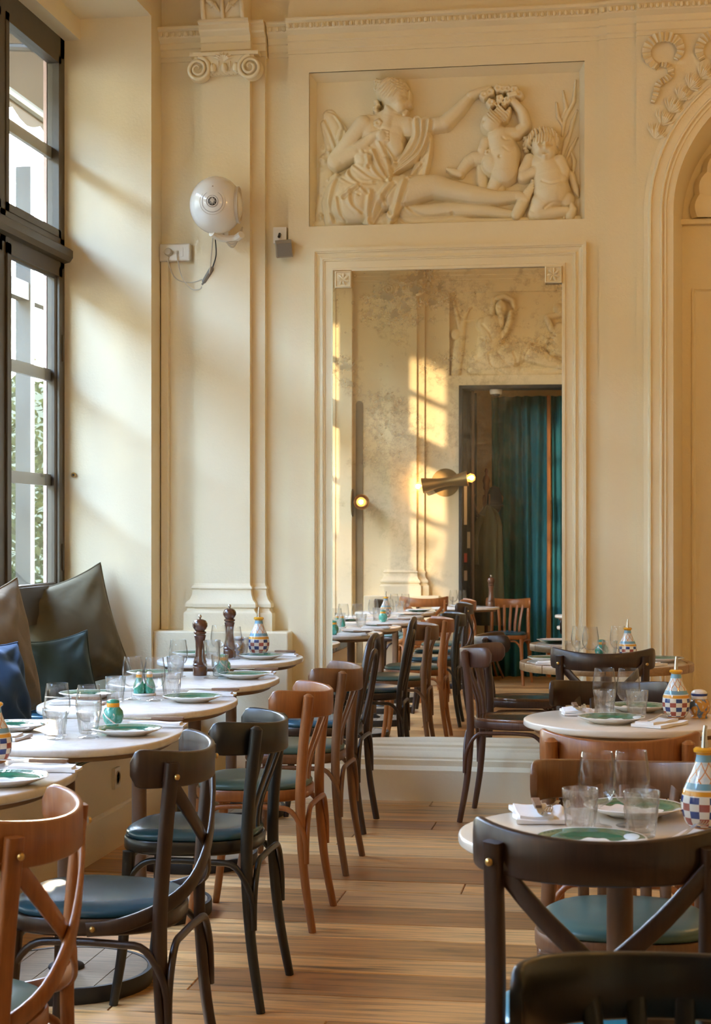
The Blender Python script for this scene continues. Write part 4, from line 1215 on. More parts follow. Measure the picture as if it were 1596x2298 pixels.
# ------------------------------------------------------------------ cushions
def cushion(label, mat, w, h, d, loc, rot, seed, pip=True):
    t = empty('cushion', label, 'cushion', loc)
    t.rotation_euler = rot
    rg = np.random.RandomState(seed); N = 34
    u = np.linspace(-1, 1, N); U, V = np.meshgrid(u, u)
    def prof(U, V):
        e = np.clip((1 - U**2), 0, 1)*np.clip((1 - V**2), 0, 1)
        return d/2*e**0.42
    px = U*w/2*(1 - 0.07*(1 - V**2)*np.abs(U)); pz = V*h/2*(1 - 0.07*(1 - U**2)*np.abs(V)) + h/2
    pz = pz - 0.05*h*(1 + V)/2*(1 - U**2)          # the top edge sags between its corners
    wr = sum(a*np.sin(fx*U + fz*V + ph + 1.2*np.sin(2.5*U - fz*0.4*V)) for a, fx, fz, ph in zip(rg.uniform(.003, .008, 9), rg.uniform(-10, 10, 9), rg.uniform(-7, 7, 9), rg.uniform(0, 6, 9)))*min(1, w/0.5)
    for cu, cv in ((-1, 1), (1, 1), (1, -1)):      # creases running in from the corners
        ang = np.arctan2(V - cv, U - cu); rad = np.hypot(U - cu, V - cv)
        wr = wr + 0.011*min(1, w/0.5)*np.cos(ang*rg.uniform(9, 13) + rg.uniform(0, 6))*np.exp(-((rad - 0.55)/0.42)**2)
    T = prof(U, V)
    m = MB(); g = []
    for sg in (-1, 1):
        Y = sg*(T + wr*np.clip(T/(d/2), 0, 1))
        m2 = np.stack([px, Y, pz], -1).reshape(-1, 3).tolist()
        idx = np.arange(N*N).reshape(N, N)
        fs = np.stack([idx[:-1, :-1], idx[:-1, 1:], idx[1:, 1:], idx[1:, :-1]], -1).reshape(-1, 4)
        m.add(m2, [tuple(q) if sg < 0 else tuple(reversed(q)) for q in fs.tolist()])
    c = m.build('cushion_cover', mat, t, smooth=180)
    if pip:
        ring = [(px[0, j], 0, pz[0, j]) for j in range(N)] + [(px[i, -1], 0, pz[i, -1]) for i in range(1, N)] + [(px[-1, j], 0, pz[-1, j]) for j in range(N-2, -1, -1)] + [(px[i, 0], 0, pz[i, 0]) for i in range(N-2, 0, -1)]
        MB().tube(ring, 0.005, 6, closed=True).build('piping', mat, c, smooth=180)
    return t
cushion('large olive-brown velvet cushion in the niche corner by the white reveal', M['velvet_olive'], 0.60, 0.60, 0.24, (-2.755, 8.34, 0.575), (-0.16, -0.24, math.radians(40)), 1)
cushion('large taupe velvet cushion leaning on the dark window frame at left', M['velvet_taupe'], 0.62, 0.60, 0.24, (-2.735, 7.08, 0.545), (-0.14, -0.13, math.radians(66)), 2)
cushion('small bottle-green velvet cushion in front of the olive cushion', M['velvet_green'], 0.38, 0.36, 0.15, (-2.725, 7.96, 0.53), (-0.34, -0.12, math.radians(28)), 3)
cushion('navy blue velvet cushion cut by the left photo edge', M['velvet_blue'], 0.44, 0.44, 0.18, (-2.545, 6.62, 0.54), (-0.42, 0.14, math.radians(62)), 4)
# ------------------------------------------------------------------ chairs (local: seat faces +y, back at -y)
def seat_outline(k=1.0, m=40):
    out = []
    for x, y in supe(0.200, 0.205, 2.7, m):
        out.append((k*x*(1 + 0.10*y/0.2), k*y + 0.0))
    return out
def seat_frame_mb():
    m = MB()
    m.rings([[(x, y, z) for x, y in seat_outline(k)] for k, z in ((0.965, 0.440), (0.99, 0.444), (1.0, 0.450), (1.0, 0.474), (0.985, 0.480))])
    return m
def cushion_mb():
    m = MB()
    m.rings([[(x, y, z) for x, y in seat_outline(k)] for k, z in ((0.93, 0.478), (0.965, 0.484), (0.972, 0.492), (0.95, 0.500), (0.88, 0.507), (0.7, 0.512), (0.4, 0.514), (0.1, 0.515))])
    return m
def wood_seat_mb():
    m = MB()
    m.rings([[(x, y, z) for x, y in seat_outline(k)] for k, z in ((0.96, 0.470), (0.99, 0.474), (1.0, 0.482), (0.985, 0.490), (0.93, 0.492), (0.8, 0.486), (0.5, 0.483), (0.1, 0.483))])
    return m
RA_, RB_, RC_ = 0.214, 0.085, 0.185
def rail_pt(th, off=0.0, k=0):
    rb, rc = (RB_, RC_) if not k else (0.122, 0.143)
    return (RA_ + 0.006*k + off)*math.sin(th), -rb - (rc + off)*math.cos(th)
def rail_mb(ztop=0.835, h=0.098, t=0.016, arch=0.018, lim=88, k=0):
    m = MB(); rs = []; n = 40
    for i in range(n + 1):
        d = -lim + 2*lim*i/n; th = math.radians(d)
        e = max(0, (abs(d) - (lim - 12))/12)
        sh = (1 - math.sqrt(max(0, 1 - e*e)))*h*0.30
        zt = ztop - arch*math.cos(th)**2 - sh
        zb = ztop - h - 0.006*math.cos(th)**2 + sh
        q = 0.004
        xo, yo = rail_pt(th, t/2, k); xi, yi = rail_pt(th, -t/2, k)
        xo2, yo2 = rail_pt(th, t/2 - q, k); xi2, yi2 = rail_pt(th, -t/2 + q, k)
        rs.append([(xo, yo, zb + q), (xo, yo, zt - q), (xo2, yo2, zt), (xi2, yi2, zt), (xi, yi, zt - q), (xi, yi, zb + q), (xi2, yi2, zb), (xo2, yo2, zb)])
    return m.rings(rs)
def post_path(s, top=0.812):
    return crom([(s*0.213, -0.245, 0), (s*0.196, -0.212, 0.20), (s*0.186, -0.197, 0.42), (s*0.181, -0.203, 0.60), (s*0.184, -0.226, top)], 5)
def post_mb(s):
    P = post_path(s); n = len(P)
    m = MB(); m.tube(P + [P[-1] + Vector((0, -0.001, 0.008))], [0.0135 + 0.005*min(1, i/(n*0.5)) for i in range(n)] + [0.008], 10)
    return m
def post_flat_mb(s):
    P = post_path(s, 0.848); n = len(P)
    m = MB(); rs = []
    m.strap(P, [(s*0.55, -0.83, 0)]*n, 0.034, 0.022, 0.004)
    return m
def fleg_mb(s):
    P = crom([(s*0.172, 0.158, 0.446), (s*0.178, 0.166, 0.30), (s*0.186, 0.176, 0.15), (s*0.200, 0.198, 0)], 4); n = len(P)
    return MB().tube(P, [0.020 - 0.0075*i/n for i in range(n)], 10)
def arch_mb(a, b, za, zb, zp):
    a, b = Vector(a), Vector(b)
    def L(t, z): p = a.lerp(b, t); return (p.x, p.y, z)
    return MB().tube(crom([L(0, za), L(0.02, za + 0.5*(zp - za)), L(0.14, zp - 0.012), L(0.32, zp), L(0.68, zp), L(0.86, zp - 0.012), L(0.98, zb + 0.5*(zp - zb)), L(1, zb)], 4), 0.0095, 8)
def slat_mb(d, zt=0.765):
    th = math.radians(d); x1, y1 = rail_pt(th, -0.002); x0 = x1*0.78; y0 = -0.190 + 0.02*(abs(d)/40)**2
    P = crom([(x0, y0, 0.462), (x0*1.02, y0 - 0.004, 0.56), ((x0 + x1)/2, (y0 + y1)/2 - 0.004, 0.67), (x1, y1, zt)], 3)
    return MB().strap(P, (math.sin(th)*0.6, -1, 0), 0.027, 0.009, 0.002)
def cross_mb(s, off):
    P = crom([(s*0.184, -0.218 - off, 0.815), (s*0.105, -0.246 - off, 0.730), (0, -0.262 - off, 0.636), (-s*0.10, -0.247 - off, 0.556), (-s*0.170, -0.195, 0.505), (-s*0.206, -0.110, 0.472), (-s*0.212, -0.03, 0.461)], 4)
    nr = []
    for p in P:
        v = Vector((p.x*0.9, p.y + 0.02, 0))
        nr.append(tuple(v.normalized()))
    return MB().strap(P, nr, 0.034, 0.011, 0.0025)
def hoop_mb(inner=False):
    if not inner:
        h = [(0.210, -0.245, 0), (0.194, -0.212, 0.22), (0.184, -0.200, 0.45), (0.190, -0.222, 0.62), (0.186, -0.246, 0.76), (0.130, -0.262, 0.862), (0, -0.270, 0.895)]
        r0 = 0.0155
    else:
        h = [(0.095, -0.192, 0.470), (0.112, -0.222, 0.60), (0.108, -0.246, 0.72), (0.070, -0.262, 0.800), (0, -0.267, 0.825)]
        r0 = 0.0115
    full = h + [(-x, y, z) for x, y, z in reversed(h[:-1])]
    return MB().tube(crom(full, 5), r0, 10)
def bolt_mb(): return MB().lathe([(0.007, -0.002), (0.007, 0.002), (0.004, 0.005), (0, 0.0055)], 10)

_mc = {}
def cm(key, mat, fn):
    k = (key, mat.name)
    if k not in _mc: _mc[k] = fn().mesh(key, mat, 50)
    return _mc[k]
def chair(kind, wd, seat, label, loc, rz, group):
    names = {'slat': 'slat_back_chair', 'cross': 'cross_back_chair', 'hoop': 'hoop_back_chair'}
    t = empty(names[kind], label, 'chair', (loc[0], loc[1], 0), rz, group)
    W = M[wd]
    if seat == 'wood':
        put('seat', cm('wood_seat', M['seat_wood'], wood_seat_mb), t)
        put('seat_frame', cm('seat_frame_thin', W, seat_frame_mb), t)
    else:
        put('seat_frame', cm('seat_frame', W, seat_frame_mb), t)
        put('seat_cushion', cm('seat_cushion', M[seat], cushion_mb), t)
    for s in (-1, 1): put('front_leg', cm('front_leg%d' % s, W, lambda: fleg_mb(s)), t)
    if kind == 'hoop':
        put('back_hoop', cm('back_hoop', W, hoop_mb), t)
        put('inner_hoop', cm('inner_hoop', W, lambda: hoop_mb(True)), t)
    else:
        zt = 0.882 if kind == 'cross' else 0.835
        put('top_rail', cm('top_rail_' + kind, W, lambda: rail_mb(zt, 0.092 if kind == 'cross' else 0.098, arch=0.022 if kind == 'cross' else 0.016, lim=84 if kind == 'cross' else 88, k=1 if kind == 'cross' else 0)), t)
        for s in (-1, 1):
            put('back_post', cm('post%s%d' % (kind, s), W, (lambda: post_mb(s)) if kind == 'slat' else (lambda: post_flat_mb(s))), t)
    if kind == 'slat':
        for i, d in enumerate((-36, -18, 0, 18, 36)): put('slat', cm('slat%d' % i, W, lambda: slat_mb(d)), t)
    if kind == 'cross':
        for s in (-1, 1):
            c = put('cross_strap', cm('cross%d' % s, W, lambda: cross_mb(s, 0.006 if s > 0 else -0.006)), t)
            put('bolt', cm('bolt', M['brass'], bolt_mb), c, loc=(-s*0.2185, -0.045, 0.463), rot=(0, -s*PI/2, 0))
            put('bolt', cm('bolt', M['brass'], bolt_mb), t, loc=(s*0.190, -0.240, 0.815), rot=(PI/2, 0, s*0.55))
    B = [Vector((s*0.203, -0.222, 0.26)) for s in (-1, 1)]; Fz = [Vector((s*0.179, 0.168, 0.28)) for s in (-1, 1)]
    for i in (0, 1): put('brace', cm('side_brace%d' % i, W, lambda: arch_mb(B[i], Fz[i], 0.235, 0.29, 0.425)), t)
    put('brace', cm('back_brace', W, lambda: arch_mb(B[0], B[1], 0.235, 0.235, 0.425)), t)
    put('brace', cm('front_brace', W, lambda: arch_mb(Fz[0], Fz[1], 0.27, 0.27, 0.425)), t)
    return t

LG, RG_ = 'chairs along the window tables', 'chairs at the tables right of the aisle'
FX = PI/2          # turns +y towards -x
chair('cross', 'wood_orange', 'leather_teal', 'orange-brown cross-back chair cut by the left photo edge at bottom', (-1.275, 3.00), FX, LG)
chair('cross', 'wood_dark', 'leather_blue', 'dark brown cross-back chair with blue leather seat in the left foreground', (-1.255, 3.97), FX, LG)
chair('slat', 'wood_black', 'leather_blue', 'black slat-back bistro chair with blue leather seat in window-side row', (-1.270, 4.95), FX, LG)
chair('slat', 'wood_orange', 'leather_teal', 'orange-brown slat-back chair with teal seat behind the black chair', (-1.300, 5.93), FX, LG)
chair('slat', 'wood_brown', 'leather_teal', 'mid-brown slat-back chair between the orange chair and the hoop-back chair', (-1.342, 6.90), FX, LG)
chair('hoop', 'wood_dark', 'leather_blue', 'dark hoop-back chair nearest the mirror in the window-side row', (-1.415, 7.83), FX, LG)
chair('slat', 'wood_plum', 'wood', 'plum-brown slat-back chair with bare wooden seat facing right before the mirror', (-0.505, 8.20), -FX - 0.08, RG_)
chair('cross', 'wood_dark', 'leather_blue', 'dark cross-back chair with back to camera at wood-rimmed table', (-0.085, 7.57), 0.0, RG_)
chair('slat', 'wood_dark', 'leather_teal', 'dark chair facing camera on far side of middle cream table', (-0.045, 6.14), PI, RG_)
chair('slat', 'wood_orange', 'leather_bright', 'orange-brown chair with back to camera between the two cream tables', (-0.008, 4.85), 0.0, RG_)
chair('slat', 'wood_brown', 'leather_teal', 'chestnut chair facing camera with teal seat behind nearest cream table', (0.005, 3.93), PI, RG_)
chair('cross', 'wood_dark', 'leather_bright', 'large dark cross-back chair in right foreground at nearest cream table', (-0.036, 3.13), 0.0, RG_)
chair('slat', 'wood_black', 'leather_teal', 'near-black chair top closest to the camera at bottom right', (0.082, 2.02), PI, RG_)
MGc = 'chairs seen only in the mirror'
chair('slat', 'wood_orange', 'leather_blue', 'orange slat-back chair before the blue curtain, seen in the mirror', (-0.80, 1.00), 0.15, MGc)
chair('cross', 'wood_orange', 'leather_teal', 'orange cross-back chair with its back to the mirror, seen in the mirror', (-1.55, 2.05), PI - 0.25, MGc)
chair('slat', 'wood_dark', 'leather_teal', 'dark chair rail by the rear wall, seen in the mirror', (-1.80, 1.50), -0.3, MGc)

# ------------------------------------------------------------------ tables
def top_mb(a, b, n, th, e=0.006):
    m = MB()
    m.rings([[(x, y, z) for x, y in supe(a - q, b - q, n, 64)] for q, z in ((e, -th), (0.001, -th + e*0.6), (0, -th + e), (0, -e), (0.0015, -e*0.4), (e, 0))])
    return m
def disc_strip(r, x0, x1, z0, z1):
    x0, x1 = max(x0, -r + 1e-4), min(x1, r - 1e-4); n = 8
    xs = [x0 + (x1 - x0)*i/n for i in range(n + 1)]
    poly = [(x, -math.sqrt(r*r - x*x)) for x in xs] + [(x, math.sqrt(r*r - x*x)) for x in reversed(xs)]
    return MB().prism(poly, z0, z1)
def table(label, loc, group, a=0.345, b=0.40, n=2.5, top='marble', z=0.765, rz=0.0, rim=False):
    bs = 0.78 if n == 2.0 else 1.0
    t = empty('cafe_table', label, 'table', (loc[0], loc[1], 0), rz, group)
    th = 0.024
    k = 'top%.3f%.3f%s' % (a, b, top)
    put('table_top', cm(k, M[top], lambda: top_mb(a, b, n, th)), t, loc=(0, 0, z))
    if rim:
        ns = 16
        for i in range(ns):
            a0, a1 = 2*PI*i/ns + 0.006, 2*PI*(i + 1)/ns - 0.006
            def seg():
                m = MB(); rs = []
                for j in range(7):
                    q = a0 + (a1 - a0)*j/6
                    rs.append([((a + d)*math.cos(q), (a + d)*math.sin(q), h) for d, h in ((0.001, -0.036), (0.030, -0.036), (0.032, -0.032), (0.032, -0.003), (0.029, 0.001), (0.001, 0.001))])
                return m.rings(rs)
            put('rim_segment', cm('rim%d' % i, M['rim_wood'], seg), t, loc=(0, 0, z))
    put('under_top', cm('under' + k, M['wax'], lambda: top_mb(a*0.90, b*0.90, n, 0.018, 0.003)), t, loc=(0, 0, z - th))
    zc = z - th - 0.018
    put('column', cm('column%.3f' % z, M['column'], lambda: MB().lathe([(0.085, zc), (0.085, zc - 0.006), (0.034, zc - 0.010), (0.027, zc - 0.02), (0.027, 0.08)], 20)), t)
    put('column_foot', cm('column_foot', M['iron'], lambda: MB().lathe([(0.055, 0.045), (0.055, 0.053), (0.05, 0.058), (0.032, 0.064), (0.027, 0.075)], 20)), t)
    bo = put('base_rim', cm('base_rim', M['iron'], lambda: MB().lathe([(0.245, 0.002), (0.262, 0.0), (0.264, 0.004), (0.264, 0.044), (0.262, 0.048), (0.250, 0.048), (0.248, 0.03)], 48, cap0=True, cap1=True)), t, scale=(bs, bs, 1))
    wds = [-0.248, -0.16, -0.055, 0.045, 0.15, 0.248]
    for i in range(5):
        put('base_board', cm('base_board%d' % i, M['base_wood'], lambda: disc_strip(0.2485, wds[i] + 0.0015, wds[i+1] - 0.0015, 0.031, 0.0462)), bo)
    return t
TG = 'marble tables along the banquette'
TB = {
 'T0': (-1.70, 3.00), 'T1': (-1.722, 4.03), 'T2': (-1.685, 4.97), 'T3': (-1.735, 5.93), 'T4': (-1.77, 6.87), 'T5': (-1.895, 8.07),
 'R1': (-0.005, 3.49), 'R2': (0.02, 5.63), 'R3': (-0.075, 8.03), 'M1': (-1.17, 1.53)}
table('marble table of the window row visible only in the mirror', TB['T0'], TG)
table('marble table cut by the left photo edge, nearest of the window row', TB['T1'], TG)
table('marble table carrying the single green shaker, second of the window row', TB['T2'], TG)
table('marble table carrying the twin green shakers, middle of the window row', TB['T3'], TG)
table('marble table carrying the nearer pepper mill beside the green plate', TB['T4'], TG)
table('farthest marble table of the window row, against the white pedestal', TB['T5'], TG)
table('nearest round cream-topped table on the right', TB['R1'], 'round tables right of the aisle', 0.33, 0.33, 2.0, 'cream_top')
table('middle round cream-topped table with checked cruet and blue-striped shaker', TB['R2'], 'round tables right of the aisle', 0.345, 0.345, 2.0, 'cream_top')
table('round wood-rimmed table beside the mirror frame at right', TB['R3'], 'round tables right of the aisle', 0.375, 0.375, 2.0, 'cream_top', z=0.770, rim=True)
table('round table with a pepper mill near the curtain, seen in the mirror', TB['M1'], 'tables seen only in the mirror', 0.32, 0.32, 2.0, 'marble')

# ------------------------------------------------------------------ tableware
ZT = 0.765
_gm = {}
def shared(key, fn):
    if key not in _gm: _gm[key] = fn()
    return _gm[key]
def wine_mesh():
    o = [(0.0, 0.0), (0.031, 0.0), (0.0325, 0.0015), (0.030, 0.003), (0.010, 0.006), (0.0048, 0.012), (0.0042, 0.034), (0.006, 0.044), (0.016, 0.050), (0.030, 0.060), (0.0385, 0.076), (0.0415, 0.095), (0.0405, 0.118), (0.0365, 0.145), (0.0335, 0.168),
         (0.0328, 0.1690), (0.0320, 0.168), (0.0350, 0.145), (0.0390, 0.118), (0.0400, 0.095), (0.0370, 0.077), (0.029, 0.062), (0.015, 0.0525), (0.0, 0.051)]
    return MB().lathe(o, 28, cap0=False, cap1=False).mesh('wine_glass', M['glass'], 60)
def tumbler_mesh():
    m = MB(); rs = []; n = 36
    def ring(r, z, fac):
        return [((r*(1 + fac*(-abs(math.sin(4.5*2*PI*j/n)) + 0.5)))*math.cos(2*PI*j/n), (r*(1 + fac*(-abs(math.sin(4.5*2*PI*j/n)) + 0.5)))*math.sin(2*PI*j/n), z) for j in range(n)]
    for r, z, f in ((0.001, 0.0, 0), (0.025, 0.0, 0), (0.0285, 0.003, 0.06), (0.0308, 0.03, 0.15), (0.0338, 0.055, 0.13), (0.0352, 0.063, 0.0), (0.0362, 0.070, 0), (0.0375, 0.092, 0), (0.0368, 0.0928, 0), (0.0360, 0.092, 0), (0.0345, 0.070, 0), (0.031, 0.05, 0), (0.027, 0.014, 0), (0.023, 0.010, 0), (0.001, 0.010, 0)):
        rs.append(ring(r, z, f))
    return m.rings(rs, False, False).mesh('tumbler', M['tumbler_glass'], 50)
def plate_mesh():
    return MB().lathe([(0.0, 0.0), (0.060, 0.0), (0.064, 0.003), (0.085, 0.010), (0.107, 0.0195), (0.109, 0.021), (0.107, 0.0225), (0.085, 0.0135), (0.068, 0.0075), (0.055, 0.006), (0.0, 0.006)], 48, cap0=False, cap1=False).mesh('plate', M['plate'], 60)
def napkin_mesh(seed, w=0.105, l=0.19):
    rg = random.Random(seed); m = MB()
    n = 12; k = 7; rs = []
    ph = rg.uniform(0, 6)
    for i in range(n + 1):
        y = -l/2 + l*i/n; row = []
        for j in range(k + 1):
            x = -w/2 + w*j/k
            row.append((x + 0.003*math.sin(y*60 + ph), y, 0.0085 + 0.0018*math.sin(x*55 + ph) + 0.0014*math.sin(y*40 + ph*2)))
        for j in range(k, -1, -1):
            x = -w/2 + w*j/k
            row.append((x + 0.003*math.sin(y*60 + ph), y, 0.0012 + 0.0*x))
        rs.append(row)
    m.rings(rs)
    # upper folded layer
    rs = []
    for i in range(n + 1):
        y = -l/2 + 0.012 + (l - 0.02)*i/n; row = []
        for j in range(k + 1):
            x = -w/2 + 0.006 + w*0.62*j/k
            row.append((x, y, 0.0145 + 0.002*math.sin(x*70 + ph + 1) + 0.0016*math.sin(y*50 + ph)))
        for j in range(k, -1, -1):
            x = -w/2 + 0.006 + w*0.62*j/k
            row.append((x, y, 0.0075))
        rs.append(row)
    m.rings(rs)
    return m.mesh('napkin', M['linen'], 70)
def wine(x, y, label, z=ZT):
    o = put('wine_glass', shared('wine', wine_mesh), loc=(x, y, z + 0.0005), scale=(0.97, 0.97, 0.935)); tag(o, label, 'wine glass', 'wine glasses on the tables'); return o
def tumbler(x, y, label, z=ZT):
    o = put('tumbler', shared('tum', tumbler_mesh), loc=(x, y, z + 0.0005), rot=(0, 0, x*7)); tag(o, label, 'tumbler', 'faceted tumblers on the tables'); return o
def plate(x, y, label, z=ZT, rz=0.0):
    o = put('plate', shared('plate', plate_mesh), loc=(x, y, z + 0.0005), rot=(0, 0, rz)); tag(o, label, 'plate', 'green-rimmed plates on the tables'); return o
def napkin(x, y, rz, label, z=ZT, seed=0, w=0.105):
    o = put('napkin', shared('nap%d%.2f' % (seed % 3, w), lambda: napkin_mesh(seed % 3, w)), loc=(x, y, z + 0.0005), rot=(0, 0, rz)); tag(o, label, 'napkin', 'folded white napkins on the tables'); return o
def knife(x, y, rz, label, z=ZT + 0.0185):
    t = empty('table_knife', label, 'knife', (x, y, z), rz, 'wood-handled knives on the tables')
    def hm(): return MB().rings([[(u*k, v, 0.0055 + w*k) for u, w in ((-0.0075, -0.005), (0.0075, -0.005), (0.009, 0), (0.0075, 0.005), (-0.0075, 0.005), (-0.009, 0))] for v, k in ((0.0, 0.8), (0.01, 0.95), (0.06, 1.0), (0.098, 1.1), (0.104, 0.8))]).mesh('handle', M['handle'], 40)
    def bm(): return MB().rings([[(-0.007*k, v, 0.005), (0.007*k, v, 0.0042), (0.007*k, v, 0.0058), (-0.007*k, v, 0.0062)] for v, k in ((-0.105, 0.15), (-0.095, 0.6), (-0.07, 0.95), (0.0, 1.0))]).mesh('blade', M['steel'], 40)
    put('handle', shared('kh', hm), t); put('blade', shared('kb', bm), t)
    return t
def fork(x, y, rz, label, z=ZT + 0.0185):
    t = empty('table_fork', label, 'fork', (x, y, z), rz, 'steel forks on the tables')
    def hm():
        m = MB(); P = crom([(0, -0.10, 0.003), (0, -0.05, 0.004), (0, 0.0, 0.009), (0, 0.035, 0.012)], 4); n = len(P)
        m.strap(P, (0, 0.05, 1), 0.009, 0.0024, 0.0008); return m.mesh('fork_handle', M['steel'], 40)
    def tm(s):
        P = crom([(s*0.0025, 0.03, 0.012), (s*0.0055, 0.048, 0.009), (s*0.0055, 0.075, 0.006), (s*0.0055, 0.092, 0.010)], 3)
        return MB().strap(P, (0, 0.05, 1), 0.0026, 0.0022, 0.0006).mesh('tine', M['steel'], 40)
    put('fork_handle', shared('fh', hm), t)
    for s in (-1.5, -0.5, 0.5, 1.5): put('tine', shared('ft%.1f' % s, lambda: tm(s)), t)
    return t
def cruet(x, y, label, z=ZT, k=1.0, rz=0.0):
    t = empty('oil_cruet', label, 'cruet', (x, y, z + 0.0005), rz, 'painted oil cruets on the tables')
    put('bottle', shared('cruet', lambda: MB().lathe([(0.0, 0.0), (0.026, 0.0), (0.030, 0.004), (0.040, 0.020), (0.0455, 0.042), (0.0462, 0.058), (0.043, 0.075), (0.035, 0.094), (0.026, 0.112), (0.019, 0.130), (0.016, 0.146), (0.0165, 0.150), (0.0215, 0.153), (0.022, 0.158), (0.018, 0.162), (0.010, 0.162), (0.009, 0.155), (0, 0.15)], 36, cap0=False, cap1=False).mesh('bottle', M['cruet'], 50)), t, scale=(k, k, k))
    put('pour_spout', shared('spout', lambda: MB().tube([(0, 0, 0.15), (0, 0, 0.175), (0, 0, 0.19), (0.002, 0, 0.205)], [0.0085, 0.006, 0.0045, 0.004], 10).mesh('pour_spout', M['steel'], 50)), t, scale=(k, k, k))
    return t
def mill(x, y, label, z=ZT, k=1.0):
    t = empty('pepper_mill', label, 'pepper mill', (x, y, z + 0.0005), 0, 'turned wooden pepper mills')
    put('mill_body', shared('mb', lambda: MB().lathe([(0.0, 0.0), (0.030, 0.0), (0.031, 0.004), (0.031, 0.035), (0.029, 0.038), (0.031, 0.042), (0.031, 0.048), (0.028, 0.052), (0.029, 0.06), (0.026, 0.066), (0.022, 0.085), (0.019, 0.115), (0.020, 0.145), (0.024, 0.165), (0.026, 0.172), (0.022, 0.176), (0, 0.176)], 28, cap0=False, cap1=False).mesh('mill_body', M['mill'], 35)), t, scale=(k, k, k))
    hd = put('mill_head', shared('mh', lambda: MB().lathe([(0.0, 0.177), (0.022, 0.177), (0.027, 0.181), (0.027, 0.187), (0.020, 0.192), (0.026, 0.199), (0.0325, 0.212), (0.032, 0.224), (0.025, 0.236), (0.012, 0.242), (0, 0.243)], 28, cap0=False, cap1=False).mesh('mill_head', M['mill'], 50)), t, scale=(k, k, k))
    put('steel_knob', shared('mk', lambda: MB().lathe([(0.004, 0.241), (0.004, 0.246), (0.0075, 0.251), (0.0075, 0.256), (0.004, 0.261), (0, 0.262)], 14).mesh('steel_knob', M['steel'], 50)), hd)
    return t
def shaker(x, y, label, z=ZT, style='green', rz=0.0):
    t = empty('salt_shaker', label, 'shaker', (x, y, z + 0.0005), rz, 'painted ceramic shakers on the tables')
    if style == 'green':
        put('body', shared('sg', lambda: MB().lathe([(0, 0), (0.017, 0), (0.020, 0.003), (0.030, 0.018), (0.0335, 0.034), (0.031, 0.050), (0.022, 0.061), (0.019, 0.064)], 28, cap0=False).mesh('body', M['shaker_green'], 50)), t)
        put('collar', shared('sc', lambda: MB().lathe([(0.0195, 0.062), (0.0205, 0.064), (0.0205, 0.074), (0.0195, 0.076)], 24).mesh('collar', M['orange_glaze'], 40)), t)
        put('cap', shared('scp', lambda: MB().lathe([(0.020, 0.076), (0.021, 0.079), (0.018, 0.084), (0.009, 0.087), (0, 0.0875)], 24).mesh('cap', M['green_glaze'], 50)), t)
        def scr():
            P = []
            for i in range(20):
                q = i/19; a = -2.3 + 2.0*q; zz = 0.060 - 0.052*q
                rr = np.interp(zz, [0, 0.003, 0.018, 0.034, 0.050, 0.061], [0.017, 0.020, 0.030, 0.0335, 0.031, 0.022]) + 0.0005
                P.append((rr*math.cos(a), rr*math.sin(a), zz))
            return MB().tube(P, 0.0026, 6).mesh('scroll', M['scroll'], 60)
        put('scroll', shared('scr', scr), t)
    else:
        put('body', shared('sf', lambda: MB().lathe([(0, 0), (0.028, 0), (0.029, 0.004), (0.025, 0.010), (0.0335, 0.022), (0.036, 0.038), (0.033, 0.054), (0.026, 0.062), (0.024, 0.064)], 28, cap0=False).mesh('body', M['shaker_floral'], 50)), t)
        put('collar', shared('sfc', lambda: MB().lathe([(0.0245, 0.063), (0.026, 0.066), (0.026, 0.072), (0.0255, 0.074)], 24).mesh('collar', M['ceramic'], 40)), t)
        put('blue_band', shared('sfb', lambda: MB().lathe([(0.0258, 0.0735), (0.0278, 0.076), (0.0278, 0.080), (0.0265, 0.0815)], 24).mesh('blue_band', plain('blue_glaze', (0.02, 0.05, 0.22), 0.15, coat=0.4), 40)), t)
        put('cap', shared('sfp', lambda: MB().lathe([(0.0262, 0.081), (0.026, 0.086), (0.019, 0.092), (0.009, 0.0945), (0, 0.095)], 24).mesh('cap', M['ceramic'], 50)), t)
    return t
def twin(x, y, label, z=ZT):
    t = empty('twin_shaker', label, 'shaker', (x, y, z + 0.0005), 0.5)
    put('tray', MB().lathe([(0, 0), (0.042, 0), (0.045, 0.004), (0.043, 0.008), (0, 0.008)], 28, cap0=False, cap1=False).mesh('tray', M['ceramic'], 40), t)
    for s in (-1, 1):
        b = put('shaker_body', shared('tw', lambda: MB().lathe([(0, 0.008), (0.020, 0.008), (0.023, 0.020), (0.022, 0.034), (0.016, 0.052), (0.0105, 0.064), (0.0105, 0.068)], 22, cap0=False).mesh('shaker_body', M['shaker_green'], 50)), t, loc=(s*0.020, 0, 0))
        put('collar', shared('twc', lambda: MB().lathe([(0.011, 0.067), (0.0118, 0.069), (0.0118, 0.077), (0.011, 0.079)], 18).mesh('collar', M['orange_glaze'], 40)), b)
        put('cap', shared('twp', lambda: MB().lathe([(0.011, 0.079), (0.0115, 0.083), (0.008, 0.088), (0, 0.0895)], 18).mesh('cap', M['ceramic'], 50)), b)
    return t

A = 'aisle side'
# T1, cut by the left edge
w1 = 'on the window-row table cut by the photo edge'
plate(-1.490, 3.93, 'green-rimmed plate ' + w1, rz=-0.2)
napkin(-1.475, 4.17, FX, 'white napkin roll under knife ' + w1, seed=0, w=0.06); knife(-1.520, 4.19, -FX, 'wood-handled knife ' + w1, z=ZT + 0.0185)
cruet(-1.655, 4.295, 'blue and red checked cruet cut by the left photo edge')
